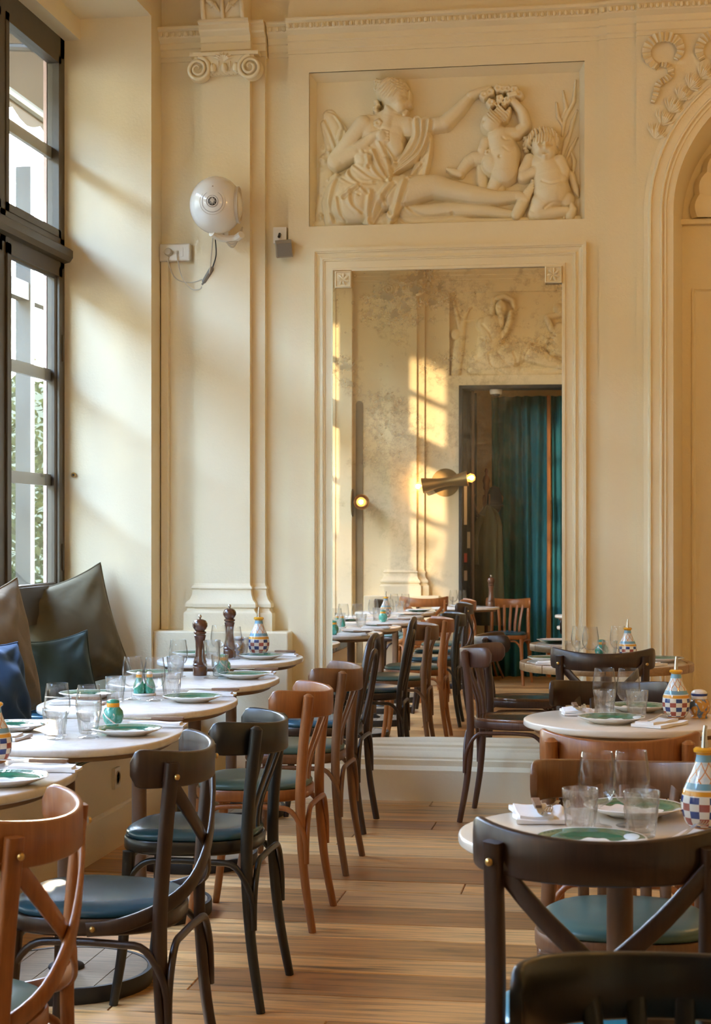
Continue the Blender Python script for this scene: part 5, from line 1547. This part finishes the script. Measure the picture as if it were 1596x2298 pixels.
# T2
plate(-1.487, 4.955, 'green-rimmed plate on the single-shaker table, aisle side', rz=0.1)
plate(-1.870, 5.01, 'green-rimmed plate on the single-shaker table, cushion side', rz=-0.3)
wine(-1.690, 4.90, 'left wine glass of the pair on the single-shaker table'); wine(-1.578, 4.86, 'right wine glass of the pair on the single-shaker table')
tumbler(-1.668, 4.815, 'left faceted tumbler on the single-shaker table'); tumbler(-1.612, 4.965, 'tumbler half hidden behind right wine glass on the single-shaker table')
shaker(-1.592, 5.15, 'round green and cream salt shaker with orange collar', rz=-0.6)
napkin(-1.460, 5.18, FX, 'white napkin under knife on the single-shaker table, aisle side', seed=1, w=0.06); knife(-1.480, 5.20, -FX, 'wood-handled knife on the single-shaker table, aisle side', z=ZT + 0.0185)
napkin(-1.850, 4.80, FX - 0.1, 'white napkin with fork on the single-shaker table, cushion side', seed=2, w=0.12); fork(-1.84, 4.80, -FX + 0.5, 'steel fork on napkin on the single-shaker table')
# T3
plate(-1.545, 5.97, 'green-rimmed plate on the twin-shaker table, aisle side', rz=0.1); plate(-1.960, 6.03, 'green-rimmed plate on the twin-shaker table, cushion side', rz=-0.1)
wine(-1.780, 6.00, 'left wine glass of the pair on the twin-shaker table'); wine(-1.688, 5.97, 'right wine glass of the pair on the twin-shaker table')
tumbler(-1.815, 5.90, 'left tumbler on the twin-shaker table'); tumbler(-1.650, 6.06, 'right tumbler on the twin-shaker table')
twin(-1.785, 6.17, 'twin green ceramic salt and pepper shakers on a small tray')
napkin(-1.535, 6.20, FX, 'white napkin under knife on the twin-shaker table, aisle side', seed=0, w=0.06); knife(-1.530, 6.20, -FX, 'wood-handled knife on the twin-shaker table, aisle side', z=ZT + 0.0185)
napkin(-1.925, 5.80, FX, 'white napkin under knife on the twin-shaker table, cushion side', seed=1, w=0.08); knife(-1.945, 5.80, -FX - 0.1, 'wood-handled knife on the twin-shaker table, cushion side')
# T4
plate(-1.575, 6.95, 'green-rimmed plate beside the nearer pepper mill'); plate(-1.985, 6.98, 'green-rimmed plate behind glasses on the nearer pepper mill table', rz=-0.2)
mill(-1.795, 7.06, 'nearer turned wooden pepper mill on the window tables')
wine(-1.712, 6.92, 'wine glass right in front of the nearer pepper mill'); wine(-1.872, 6.99, 'wine glass left of the nearer pepper mill')
tumbler(-1.855, 6.88, 'tumbler left of the nearer pepper mill'); tumbler(-1.700, 7.03, 'tumbler right of the nearer pepper mill')
shaker(-1.705, 7.11, 'dark green salt shaker behind glasses on the nearer pepper mill table', rz=0.4)
napkin(-1.580, 7.15, FX, 'white napkin under knife on the nearer pepper mill table', seed=2, w=0.06); knife(-1.575, 7.155, -FX, 'wood-handled knife on the nearer pepper mill table', z=ZT + 0.0185)
# T5
plate(-1.735, 8.02, 'green-rimmed plate on the farthest window table, aisle side'); plate(-2.10, 8.14, 'green-rimmed plate on the farthest window table, wall side', rz=-0.2)
mill(-1.905, 8.08, 'farther turned wooden pepper mill before the white pedestal')
cruet(-1.800, 8.27, 'tall checked cruet on the farthest window table', k=1.18)
wine(-1.965, 8.10, 'wine glass left of the farther pepper mill'); wine(-1.862, 7.99, 'wine glass just in front of the farther pepper mill')
tumbler(-1.872, 8.195, 'tumbler between the farther pepper mill and its cruet'); tumbler(-1.965, 7.98, 'tumbler left of the farther pepper mill')
shaker(-1.900, 8.26, 'blue-banded shaker behind tumbler on the farthest window table', style='floral')
napkin(-1.690, 8.23, FX, 'white napkin under knife on the farthest window table', seed=0, w=0.06); knife(-1.710, 8.23, -FX, 'wood-handled knife on the farthest window table', z=ZT + 0.0185)
# T0 (mirror only)
plate(-1.50, 3.0, 'green-rimmed plate on the table seen only in the mirror'); wine(-1.70, 3.12, 'first wine glass on the table seen only in the mirror'); wine(-1.60, 3.16, 'second wine glass on the table seen only in the mirror'); tumbler(-1.66, 3.03, 'tumbler on the table seen only in the mirror')
napkin(-1.53, 2.80, FX, 'white napkin on the table seen only in the mirror', seed=1)
# R1
n1 = 'on the nearest right table'
plate(-0.060, 3.315, 'near green-rimmed plate ' + n1, rz=0.2); plate(0.025, 3.72, 'far green-rimmed plate ' + n1 + ' behind the glasses', rz=-0.6)
napkin(-0.175, 3.66, 0.15, 'rolled white napkin with cutlery at the left ' + n1, seed=0, w=0.115); knife(-0.178, 3.645, 0.12, 'wood-handled knife on the napkin ' + n1); fork(-0.150, 3.655, PI - 0.1, 'fork on the rolled napkin ' + n1)
wine(-0.052, 3.55, 'left wine glass ' + n1); wine(0.018, 3.575, 'right wine glass ' + n1)
tumbler(-0.085, 3.47, 'left tumbler ' + n1); tumbler(0.038, 3.455, 'right tumbler ' + n1)
cruet(0.168, 3.56, 'large checked cruet cut by the right photo edge ' + n1, k=1.05, rz=0.4)
napkin(0.150, 3.40, -0.4, 'white napkin under fork near the cruet ' + n1, seed=2); fork(0.135, 3.41, -0.35, 'fork with tines up near the cruet ' + n1)
# R2
n2 = 'on the middle right table'
plate(-0.035, 5.505, 'near green-rimmed plate ' + n2, rz=0.1); plate(0.050, 5.885, 'far green-rimmed plate ' + n2 + ' behind the glasses', rz=-0.5)
napkin(-0.150, 5.79, 0.1, 'white napkin with cutlery at the left ' + n2, seed=1, w=0.11); knife(-0.155, 5.77, 0.1, 'wood-handled knife on the napkin ' + n2); fork(-0.13, 5.78, PI, 'fork on the left napkin ' + n2)
wine(-0.060, 5.735, 'left wine glass ' + n2); wine(0.020, 5.74, 'right wine glass ' + n2)
tumbler(-0.058, 5.655, 'left tumbler ' + n2); tumbler(0.048, 5.655, 'right tumbler ' + n2)
cruet(0.175, 5.665, 'checked cruet with orange lip beside the blue-striped shaker', k=1.0, rz=0.2)
shaker(0.252, 5.70, 'squat white shaker with blue stripe and yellow flowers', style='floral')
napkin(0.120, 5.46, -0.5, 'white napkin under fork in front of the cruet ' + n2, seed=0); fork(0.115, 5.48, -0.35, 'fork with tines up ' + n2)
# R3
ZR = 0.771; n3 = 'on the wood-rimmed table'
plate(-0.335, 8.00, 'green-rimmed plate at the left ' + n3, z=ZR, rz=0.3); plate(0.180, 8.05, 'green-rimmed plate at the right ' + n3, z=ZR, rz=-0.2)
napkin(-0.300, 7.83, FX, 'folded white napkin at the left ' + n3, z=ZR, seed=1); napkin(0.10, 7.86, 0.8, 'white napkin before the right plate ' + n3, z=ZR, seed=2); knife(0.19, 8.19, FX, 'wood-handled knife behind the right plate ' + n3, z=ZR)
wine(-0.205, 8.20, 'leftmost wine glass ' + n3, z=ZR); wine(-0.150, 8.13, 'wine glass with its bowl overlapping the leftmost one ' + n3, z=ZR); wine(-0.02, 8.24, 'wine glass left of the cruet ' + n3, z=ZR)
tumbler(-0.235, 8.10, 'left tumbler ' + n3, z=ZR); tumbler(-0.06, 8.14, 'right tumbler ' + n3, z=ZR)
cruet(0.025, 8.17, 'painted cruet on the wood-rimmed table by the mirror frame', z=ZR, k=0.95)
shaker(-0.100, 8.30, 'small green shaker behind the glasses ' + n3, z=ZR)
# M1 (mirror only)
mill(-0.93, 1.50, 'pepper mill before the blue curtain, seen in the mirror', k=1.15); wine(-1.28, 1.60, 'left wine glass near the doorway, seen in the mirror'); wine(-1.20, 1.58, 'right wine glass near the doorway, seen in the mirror'); tumbler(-1.32, 1.52, 'tumbler near the doorway, seen in the mirror'); plate(-1.20, 1.72, 'green-rimmed plate near the doorway, seen in the mirror', rz=PI)

# ------------------------------------------------------------------ wall equipment
sp = empty('round_loudspeaker', 'white egg-shaped loudspeaker mounted high on the pilaster', 'loudspeaker', (-2.085, 8.54, 3.08))
sp.rotation_euler = (0, 0, 0.09)
MB().lathe([(0.0, -0.15)] + [(0.138*math.cos(math.radians(a)), 0.15*math.sin(math.radians(a))) for a in range(-80, 81, 8)] + [(0.0, 0.15)], 40, cap0=False, cap1=False).build('shell', M['speaker_white'], sp, smooth=80)
def ringf(r, t, y): return MB().tube([(r*math.cos(2*PI*i/40), y, r*math.sin(2*PI*i/40)) for i in range(40)], t, 6, closed=True)
fr_ = empty('front_dial', None, None, (0, 0, -0.005)); fr_.parent = sp
ringf(0.054, 0.0010, -0.1285).build('dial_ring', M['grey_grille'], fr_); ringf(0.030, 0.0010, -0.1355).build('dial_ring', M['dark'], fr_); ringf(0.066, 0.0009, -0.1225).build('dial_ring', M['cable'], fr_)
MB().lathe([(0, 0), (0.022, 0), (0.022, 0.003), (0, 0.003)], 30, cap0=False, cap1=False).build('tweeter_disc', M['dark'], fr_, rot=(PI/2, 0, 0), loc=(0, -0.134, 0))
gr_ = MB()
for k in range(8):
    a = 2*PI*k/8
    gr_.tube([(0.004*math.cos(a), -0.1385, 0.004*math.sin(a)), (0.012*math.cos(a + 0.22), -0.1385, 0.012*math.sin(a + 0.22)), (0.019*math.cos(a), -0.1380, 0.019*math.sin(a)), (0.012*math.cos(a - 0.22), -0.1385, 0.012*math.sin(a - 0.22))], 0.0011, 5, closed=True)
gr_.build('rosette_grille', M['speaker_white'], fr_)
MB().lathe([(0.004, 0), (0.004, 0.002)], 10).build('status_lamp', M['oldbrass'], fr_, rot=(PI/2, 0, 0), loc=(0, -0.118, 0.079))
wf = MB(); rs = []
for d, h in ((0.092, 0.0), (0.094, 0.016), (0.086, 0.020), (0.078, 0.012), (0.0, 0.018)):
    rs.append([(0.106 + h, d*math.cos(2*PI*i/36), d*1.02*math.sin(2*PI*i/36)) for i in range(36)])
wf.rings(rs, False, True).build('woofer_cover', plain('tan_woofer', (0.52, 0.44, 0.33), 0.35), sp)
MB().tube(crom([(-0.02, -0.02, -0.145), (0.02, 0.03, -0.165), (0.09, 0.05, -0.165), (0.13, 0.02, -0.150)], 4), [0.02]*13, 8).build('bracket_arm', M['white_plastic'], sp)
MB().box(-0.03, 0.05, 0.10, 0.178, -0.14, -0.05).build('wall_bracket', M['white_plastic'], sp)
for k in range(3):
    MB().tube(crom([(0.03, 0.06, -0.14), (0.04 + 0.01*k, 0.04, -0.175 - 0.012*k), (0.085, 0.04, -0.185 - 0.012*k), (0.115 - 0.004*k, 0.05, -0.165), (0.125, 0.09, -0.10)], 5), 0.0045, 6).build('coiled_cable', M['cable'], sp)
sk_ = empty('double_socket', 'white double power socket with plug under the loudspeaker', 'power socket', (-2.365, 8.795, 2.878))
o = MB().box(-0.086, 0.086, -0.045, 0.002, -0.047, 0.047).build('socket_box', M['white_plastic'], sk_)
b = o.modifiers.new('bevel', 'BEVEL'); b.width = 0.008; b.segments = 3
MB().lathe([(0.021, 0), (0.021, 0.022), (0.017, 0.034), (0, 0.036)], 18).build('plug', M['cable'], sk_, rot=(PI/2, 0, 0), loc=(-0.030, -0.044, 0.0))
MB().box(0.0, 0.048, -0.047, -0.044, -0.024, 0.024).build('data_insert', M['white_plastic'], sk_)
MB().box(0.012, 0.022, -0.058, -0.046, -0.006, 0.006).build('data_plug', M['cable'], sk_)
cb_ = empty('power_cable', 'looped pale cable with grey inline adapter below the loudspeaker', 'cable', (-2.3, 8.72, 2.8))
MB().tube(crom([(-0.095, 0.03, 0.055), (-0.095, 0.02, 0.02), (-0.06, 0.03, -0.06), (0.02, 0.04, -0.085), (0.11, 0.03, -0.06), (0.14, -0.02, -0.04), (0.165, -0.06, 0.10), (0.175, -0.09, 0.13)], 6), 0.0035, 6).build('power_lead', M['cable'], cb_)
MB().tube(crom([(-0.048, 0.015, 0.072), (-0.042, 0.02, 0.02), (-0.02, 0.02, -0.06), (0.03, 0.02, -0.12), (0.075, 0.02, -0.125), (0.095, 0.01, -0.105)], 6), 0.0035, 6).build('data_lead', M['cable'], cb_)
MB().tube(crom([(0.155, -0.01, -0.012), (0.178, -0.03, 0.05), (0.185, -0.08, 0.13)], 6), 0.0035, 6).build('dark_lead', M['dark'], cb_)
MB().tube([(0.095, 0.0, -0.105), (0.102, 0.0, -0.095), (0.104, 0.0, -0.09), (0.148, -0.008, -0.022), (0.154, -0.008, -0.012)], [0.007, 0.008, 0.0135, 0.0135, 0.006], 8).build('inline_adapter', M['grey_grille'], cb_)
tag(MB().box(-2.443, -2.403, 8.765, 8.799, 0.862, 2.830).build('cable_trunking', M['plaster'], smooth=0), 'vertical cream cable trunking in the wall corner', 'trunking')
M['cube_grey'] = plain('warm_grey_plastic', (0.30, 0.25, 0.18), 0.45)
cs = empty('cube_loudspeaker', 'small grey cube loudspeaker on white bracket right of the pilaster', 'loudspeaker', (-1.79, 8.79, 2.940))
MB().box(-0.035, 0.035, -0.045, 0.005, -0.03, 0.055).build('wall_bracket', M['white_plastic'], cs)
MB().tube([(0, -0.04, 0.02), (0, -0.065, 0.0)], 0.008, 8).build('swivel', M['dark'], cs)
bx_ = MB().rings([[(-0.040, -0.055, 0.0), (0.040, -0.055, 0.0), (0.040, -0.135, 0.0), (-0.040, -0.135, 0.0)], [(-0.042, -0.052, -0.088), (0.042, -0.052, -0.088), (0.042, -0.138, -0.088), (-0.042, -0.138, -0.088)]])
o = bx_.build('cabinet', M['cube_grey'], cs, rot=(0.22, -0.10, 0.25), loc=(0, 0.01, 0))
MB().box(-0.038, 0.038, -0.1395, -0.1365, -0.082, -0.014).build('grille', M['grey_grille'], o)
bt = empty('brass_bolt', 'small brass bolt sticking out of the white window reveal', 'bolt', (-2.876, 8.598, 1.685))
MB().lathe([(0.013, 0), (0.013, 0.02), (0.010, 0.022), (0.010, 0.01), (0, 0.01)], 14).build('sleeve', M['brass'], bt, rot=(PI/2, 0, 0.3))
MB().lathe([(0.007, 0.008), (0.007, 0.014), (0, 0.015)], 8).build('screw', M['dark'], bt, rot=(PI/2, 0, 0.3))

# ------------------------------------------------------------------ things seen in the mirror
def sconce(label, loc, axis_rot, parent_rot):
    t = empty('wall_sconce', label, 'wall lamp', loc); t.rotation_euler = parent_rot
    MB().lathe([(0, 0), (0.135, 0), (0.137, 0.004), (0.135, 0.010), (0, 0.012)], 40, cap0=False, cap1=False).build('wall_plate', M['oldbrass'], t, rot=(-PI/2, 0, 0))
    MB().lathe([(0.018, 0.01), (0.018, 0.10)], 14).build('stem', M['oldbrass'], t, rot=(-PI/2, 0, 0))
    h = empty('twin_cone', None, None, (0, 0.115, 0)); h.parent = t; h.rotation_euler = axis_rot
    MB().lathe([(0.075, -0.22), (0.073, -0.22), (0.038, -0.06), (0.038, 0.06), (0.073, 0.22), (0.075, 0.22), (0.046, 0.06), (0.043, 0.0), (0.046, -0.06), (0.075, -0.22)], 28, cap0=False, cap1=False).build('cone_shade', M['oldbrass'], h, smooth=40, rot=(0, PI/2, 0))
    for s in (-1, 1):
        MB().lathe([(0, -0.045), (0.028, -0.036), (0.045, 0), (0.03, 0.034), (0.014, 0.06), (0.013, 0.075)], 20, cap0=False).build('bulb', M['bulbglass'], h, rot=(0, -s*PI/2, 0), loc=(s*0.255, 0, 0))
        MB().tube([(s*0.225, 0, 0.0), (s*0.24, 0.010, 0.012), (s*0.26, -0.010, -0.012), (s*0.275, 0.0, 0.010)], 0.007, 6).build('filament', M['filament'], h)
        ld = bpy.data.lights.new('bulb_light', 'POINT'); ld.energy = 5; ld.color = (1.0, 0.55, 0.22); ld.shadow_soft_size = 0.02
        lo = bpy.data.objects.new('bulb_light', ld); COL.objects.link(lo); lo.parent = h; lo.location = (s*0.262, 0, 0)
    return t
sconce('brass twin-cone wall lamp by the doorway, seen in the mirror', (-1.385, YK, 1.955), (0, math.radians(-9), 0), (0, 0, 0))
sconce('brass wall lamp on the corner pier, seen end-on in the mirror', (-2.29, 1.19, 1.76), (0, 0, math.radians(0)), (0, 0, -PI/2))
# curtain
def curtain(x0, x1, y, z0, z1, n, amp, label, seed):
    rg = random.Random(seed); m = MB(); rows = []
    N = n*10
    ph = [rg.uniform(-0.4, 0.4) for _ in range(n + 2)]; am = [rg.uniform(0.6, 1.2) for _ in range(n + 2)]
    for z in (z1, z1 - 0.25, (z0 + z1)/2, z0 + 0.3, z0):
        row = []
        for i in range(N + 1):
            q = i/10; k = int(q)
            a = am[k]*(1 - (q - k)) + am[min(k + 1, n)]*(q - k)
            row.append((x0 + (x1 - x0)*i/N + 0.012*math.sin(q*2.3 + z), y + amp*a*math.sin(2*PI*q + ph[k]*0.3) + 0.02*math.sin(z*1.2 + q), z))
        rows.append(row)
    m.rings(rows, False, False, closed=False)
    o = m.build('curtain', M['curtain'], smooth=180); tag(o, label, 'curtain')
    s_ = o.modifiers.new('solid', 'SOLIDIFY'); s_.thickness = 0.006
    return o
curtain(-0.98, -0.415, 0.13, 0.01, 2.88, 5, 0.05, 'heavy teal velvet curtain in the doorway, seen in the mirror', 4)
curtain(-0.372, -0.20, 0.14, 0.01, 2.88, 2, 0.03, 'narrow brighter blue curtain right of the rust strip, seen in the mirror', 5)
o = MB().strap([(-0.393, 0.215, 2.88), (-0.390, 0.215, 1.6), (-0.394, 0.215, 0.7), (-0.385, 0.21, 0.01)], (0, 1, 0), 0.036, 0.012).build('curtain_binding', M['curtain_edge']); tag(o, 'rust-orange vertical strip between the two blue curtains', 'curtain trim')
# folded dark doors
fd = empty('folding_door', 'dark folded door leaves with stickers beside the curtain, seen in the mirror', 'door', (-1.22, 0.95, 0)); fd.rotation_euler = (0, 0, 0)
for k, (x, y) in enumerate(((-0.005, -0.06), (0.020, -0.20), (0.045, -0.34), (0.07, -0.52))):
    MB().box(x, x + 0.035, y - 0.05, y, 0.0, 2.89).build('door_stile', M['iron'], fd, smooth=0)
    MB().box(x + 0.01, x + 0.03, y - 0.14, y - 0.05, 0.15, 2.75).build('door_pane', plain('dark_glass_%d' % k, (0.03, 0.028, 0.025), 0.15), fd, smooth=0)
MB().tube([(0.085, -0.10, 0), (0.085, -0.10, 2.88)], 0.018, 12).build('door_pipe', plain('pipe_paint', (0.12, 0.085, 0.07), 0.35), fd)
for (x, y, z0, z1, c) in ((0.002, -0.055, 1.55, 1.93, (0.7, 0.66, 0.58)), (0.034, -0.055, 1.32, 1.48, (0.42, 0.38, 0.30)), (0.004, -0.055, 1.18, 1.27, (0.45, 0.06, 0.04)), (0.004, -0.055, 1.0, 1.10, (0.5, 0.42, 0.33))):
    MB().box(x, x + 0.03, y, y + 0.004, z0, z1).build('sticker', plain('sticker_%d' % int(z0*100), c, 0.5), fd, smooth=0)
struct(MB().box(-1.30, -1.235, 0.20, 0.94, 0, 2.89).build('wall_vestibule', M['iron'], smooth=0))
struct(MB().box(-1.255, -1.225, 0.93, 1.165, 0, 2.895).build('trim_1', M['iron'], smooth=0))
struct(MB().box(-1.25, 1.3, 0.93, 1.165, 2.865, 2.897).build('trim_2', M['iron'], smooth=0))
dc = empty('dome_camera', 'small white dome camera under the door head, seen in the mirror', 'camera', (-0.90, 1.02, 2.866))
MB().lathe([(0.062, 0), (0.062, -0.03), (0.055, -0.045)], 24).build('housing', M['white_plastic'], dc); MB().lathe([(0.04, -0.043), (0.035, -0.062), (0.018, -0.076), (0, -0.078)], 20).build('lens_dome', M['dark'], dc)
# coat stand with coat and cap
ck = empty('coat_stand', 'bentwood coat stand before the curtain, seen in the mirror', 'coat stand', (-1.015, 0.44, 0))
MB().lathe([(0.02, 0.02), (0.02, 1.7), (0.03, 1.72), (0.02, 1.75), (0.022, 1.9), (0.034, 1.93), (0.03, 1.96), (0.04, 2.0), (0.03, 2.04), (0.014, 2.06), (0.012, 2.08), (0.02, 2.10), (0.012, 2.125), (0, 2.13)], 16).build('pole', M['wood_brown'], ck)
for k in range(6):
    a = 2*PI*k/6 + 0.3; c, s = math.cos(a), math.sin(a)
    MB().tube(crom([(0.02*c, 0.02*s, 1.55), (0.08*c, 0.08*s, 1.62), (0.14*c, 0.14*s, 1.72), (0.17*c, 0.17*s, 1.82), (0.15*c, 0.15*s, 1.86)], 4), 0.008, 8).build('hook_arm', M['wood_brown'], ck)
for k in range(4):
    a = 2*PI*k/4 + 0.5; c, s = math.cos(a), math.sin(a)
    MB().tube(crom([(0.02*c, 0.02*s, 0.45), (0.09*c, 0.09*s, 0.25), (0.20*c, 0.20*s, 0.02)], 5), 0.013, 8).build('foot', M['wood_brown'], ck)
MB().tube([(0.12*math.cos(2*PI*i/24), 0.12*math.sin(2*PI*i/24), 1.50) for i in range(24)], 0.008, 8, closed=True).build('ring', M['wood_brown'], ck)
co = empty('coat', 'long olive wool coat on the coat stand, seen in the mirror', 'coat', (-0.99, 0.575, 0.55))
rs = []
for z, w, d in ((1.20, 0.03, 0.04), (1.12, 0.09, 0.06), (1.0, 0.125, 0.075), (0.8, 0.13, 0.08), (0.5, 0.14, 0.085), (0.2, 0.15, 0.09), (0.0, 0.16, 0.09)):
    rs.append([((w + 0.014*math.sin(5*2*PI*j/40 + z*2))*math.cos(2*PI*j/40), (d + 0.018*math.sin(7*2*PI*j/40 + z))*math.sin(2*PI*j/40), z) for j in range(40)])
MB().rings(rs).build('coat_body', M['coat'], co, smooth=180)
MB().tube(crom([(-0.06, 0.05, 1.10), (-0.12, 0.07, 0.95), (-0.15, 0.07, 0.75), (-0.14, 0.07, 0.60)], 5), [0.035]*8 + [0.05]*8, 10).build('sleeve', M['coat'], co, smooth=180)
ca = empty('flat_cap', 'dark cap hung on top of the coat stand, seen in the mirror', 'cap', (-0.93, 0.545, 1.83))
MB().lathe([(0, -0.14), (0.05, -0.13), (0.078, -0.06), (0.07, 0.04), (0.045, 0.10), (0, 0.12)], 20, cap0=False, cap1=False).build('crown', M['cap'], ca, smooth=80, scale=(1, 0.6, 1))
MB().tube([(0.078*math.cos(2*PI*i/24), 0.055*math.sin(2*PI*i/24), -0.08) for i in range(24)], 0.014, 8, closed=True).build('brim', M['cap'], ca)
MB().box(0.115, 0.165, -0.565, -0.56, 0.95, 1.40).build('sticker', plain('red_paper', (0.55, 0.03, 0.025), 0.5), fd, smooth=0)

# unseen globe pendants on the right side, added to warm the upper walls
for i, (x, y, lb) in enumerate(((1.5, 3.2, 'unseen globe pendant added at right to warm the upper walls, nearer one'), (1.5, 6.4, 'unseen globe pendant added at right to warm the upper walls, farther one'))):
    t = empty('added_pendant_lamp', lb, 'added pendant lamp', (x, y, 3.45), 0, 'unseen globe pendants added right of the frame')
    MB().lathe([(0, -0.12)] + [(0.12*math.cos(math.radians(a)), 0.12*math.sin(math.radians(a))) for a in range(-80, 71, 10)], 24, cap0=False).build('globe', M['added_globe'], t, smooth=80)
    MB().lathe([(0.045, 0.11), (0.04, 0.15), (0.012, 0.17)], 20).build('cap', M['oldbrass'], t)
    MB().tube([(0, 0, 0.16), (0, 0, CEIL - 3.45)], 0.005, 6).build('cord', M['dark'], t)
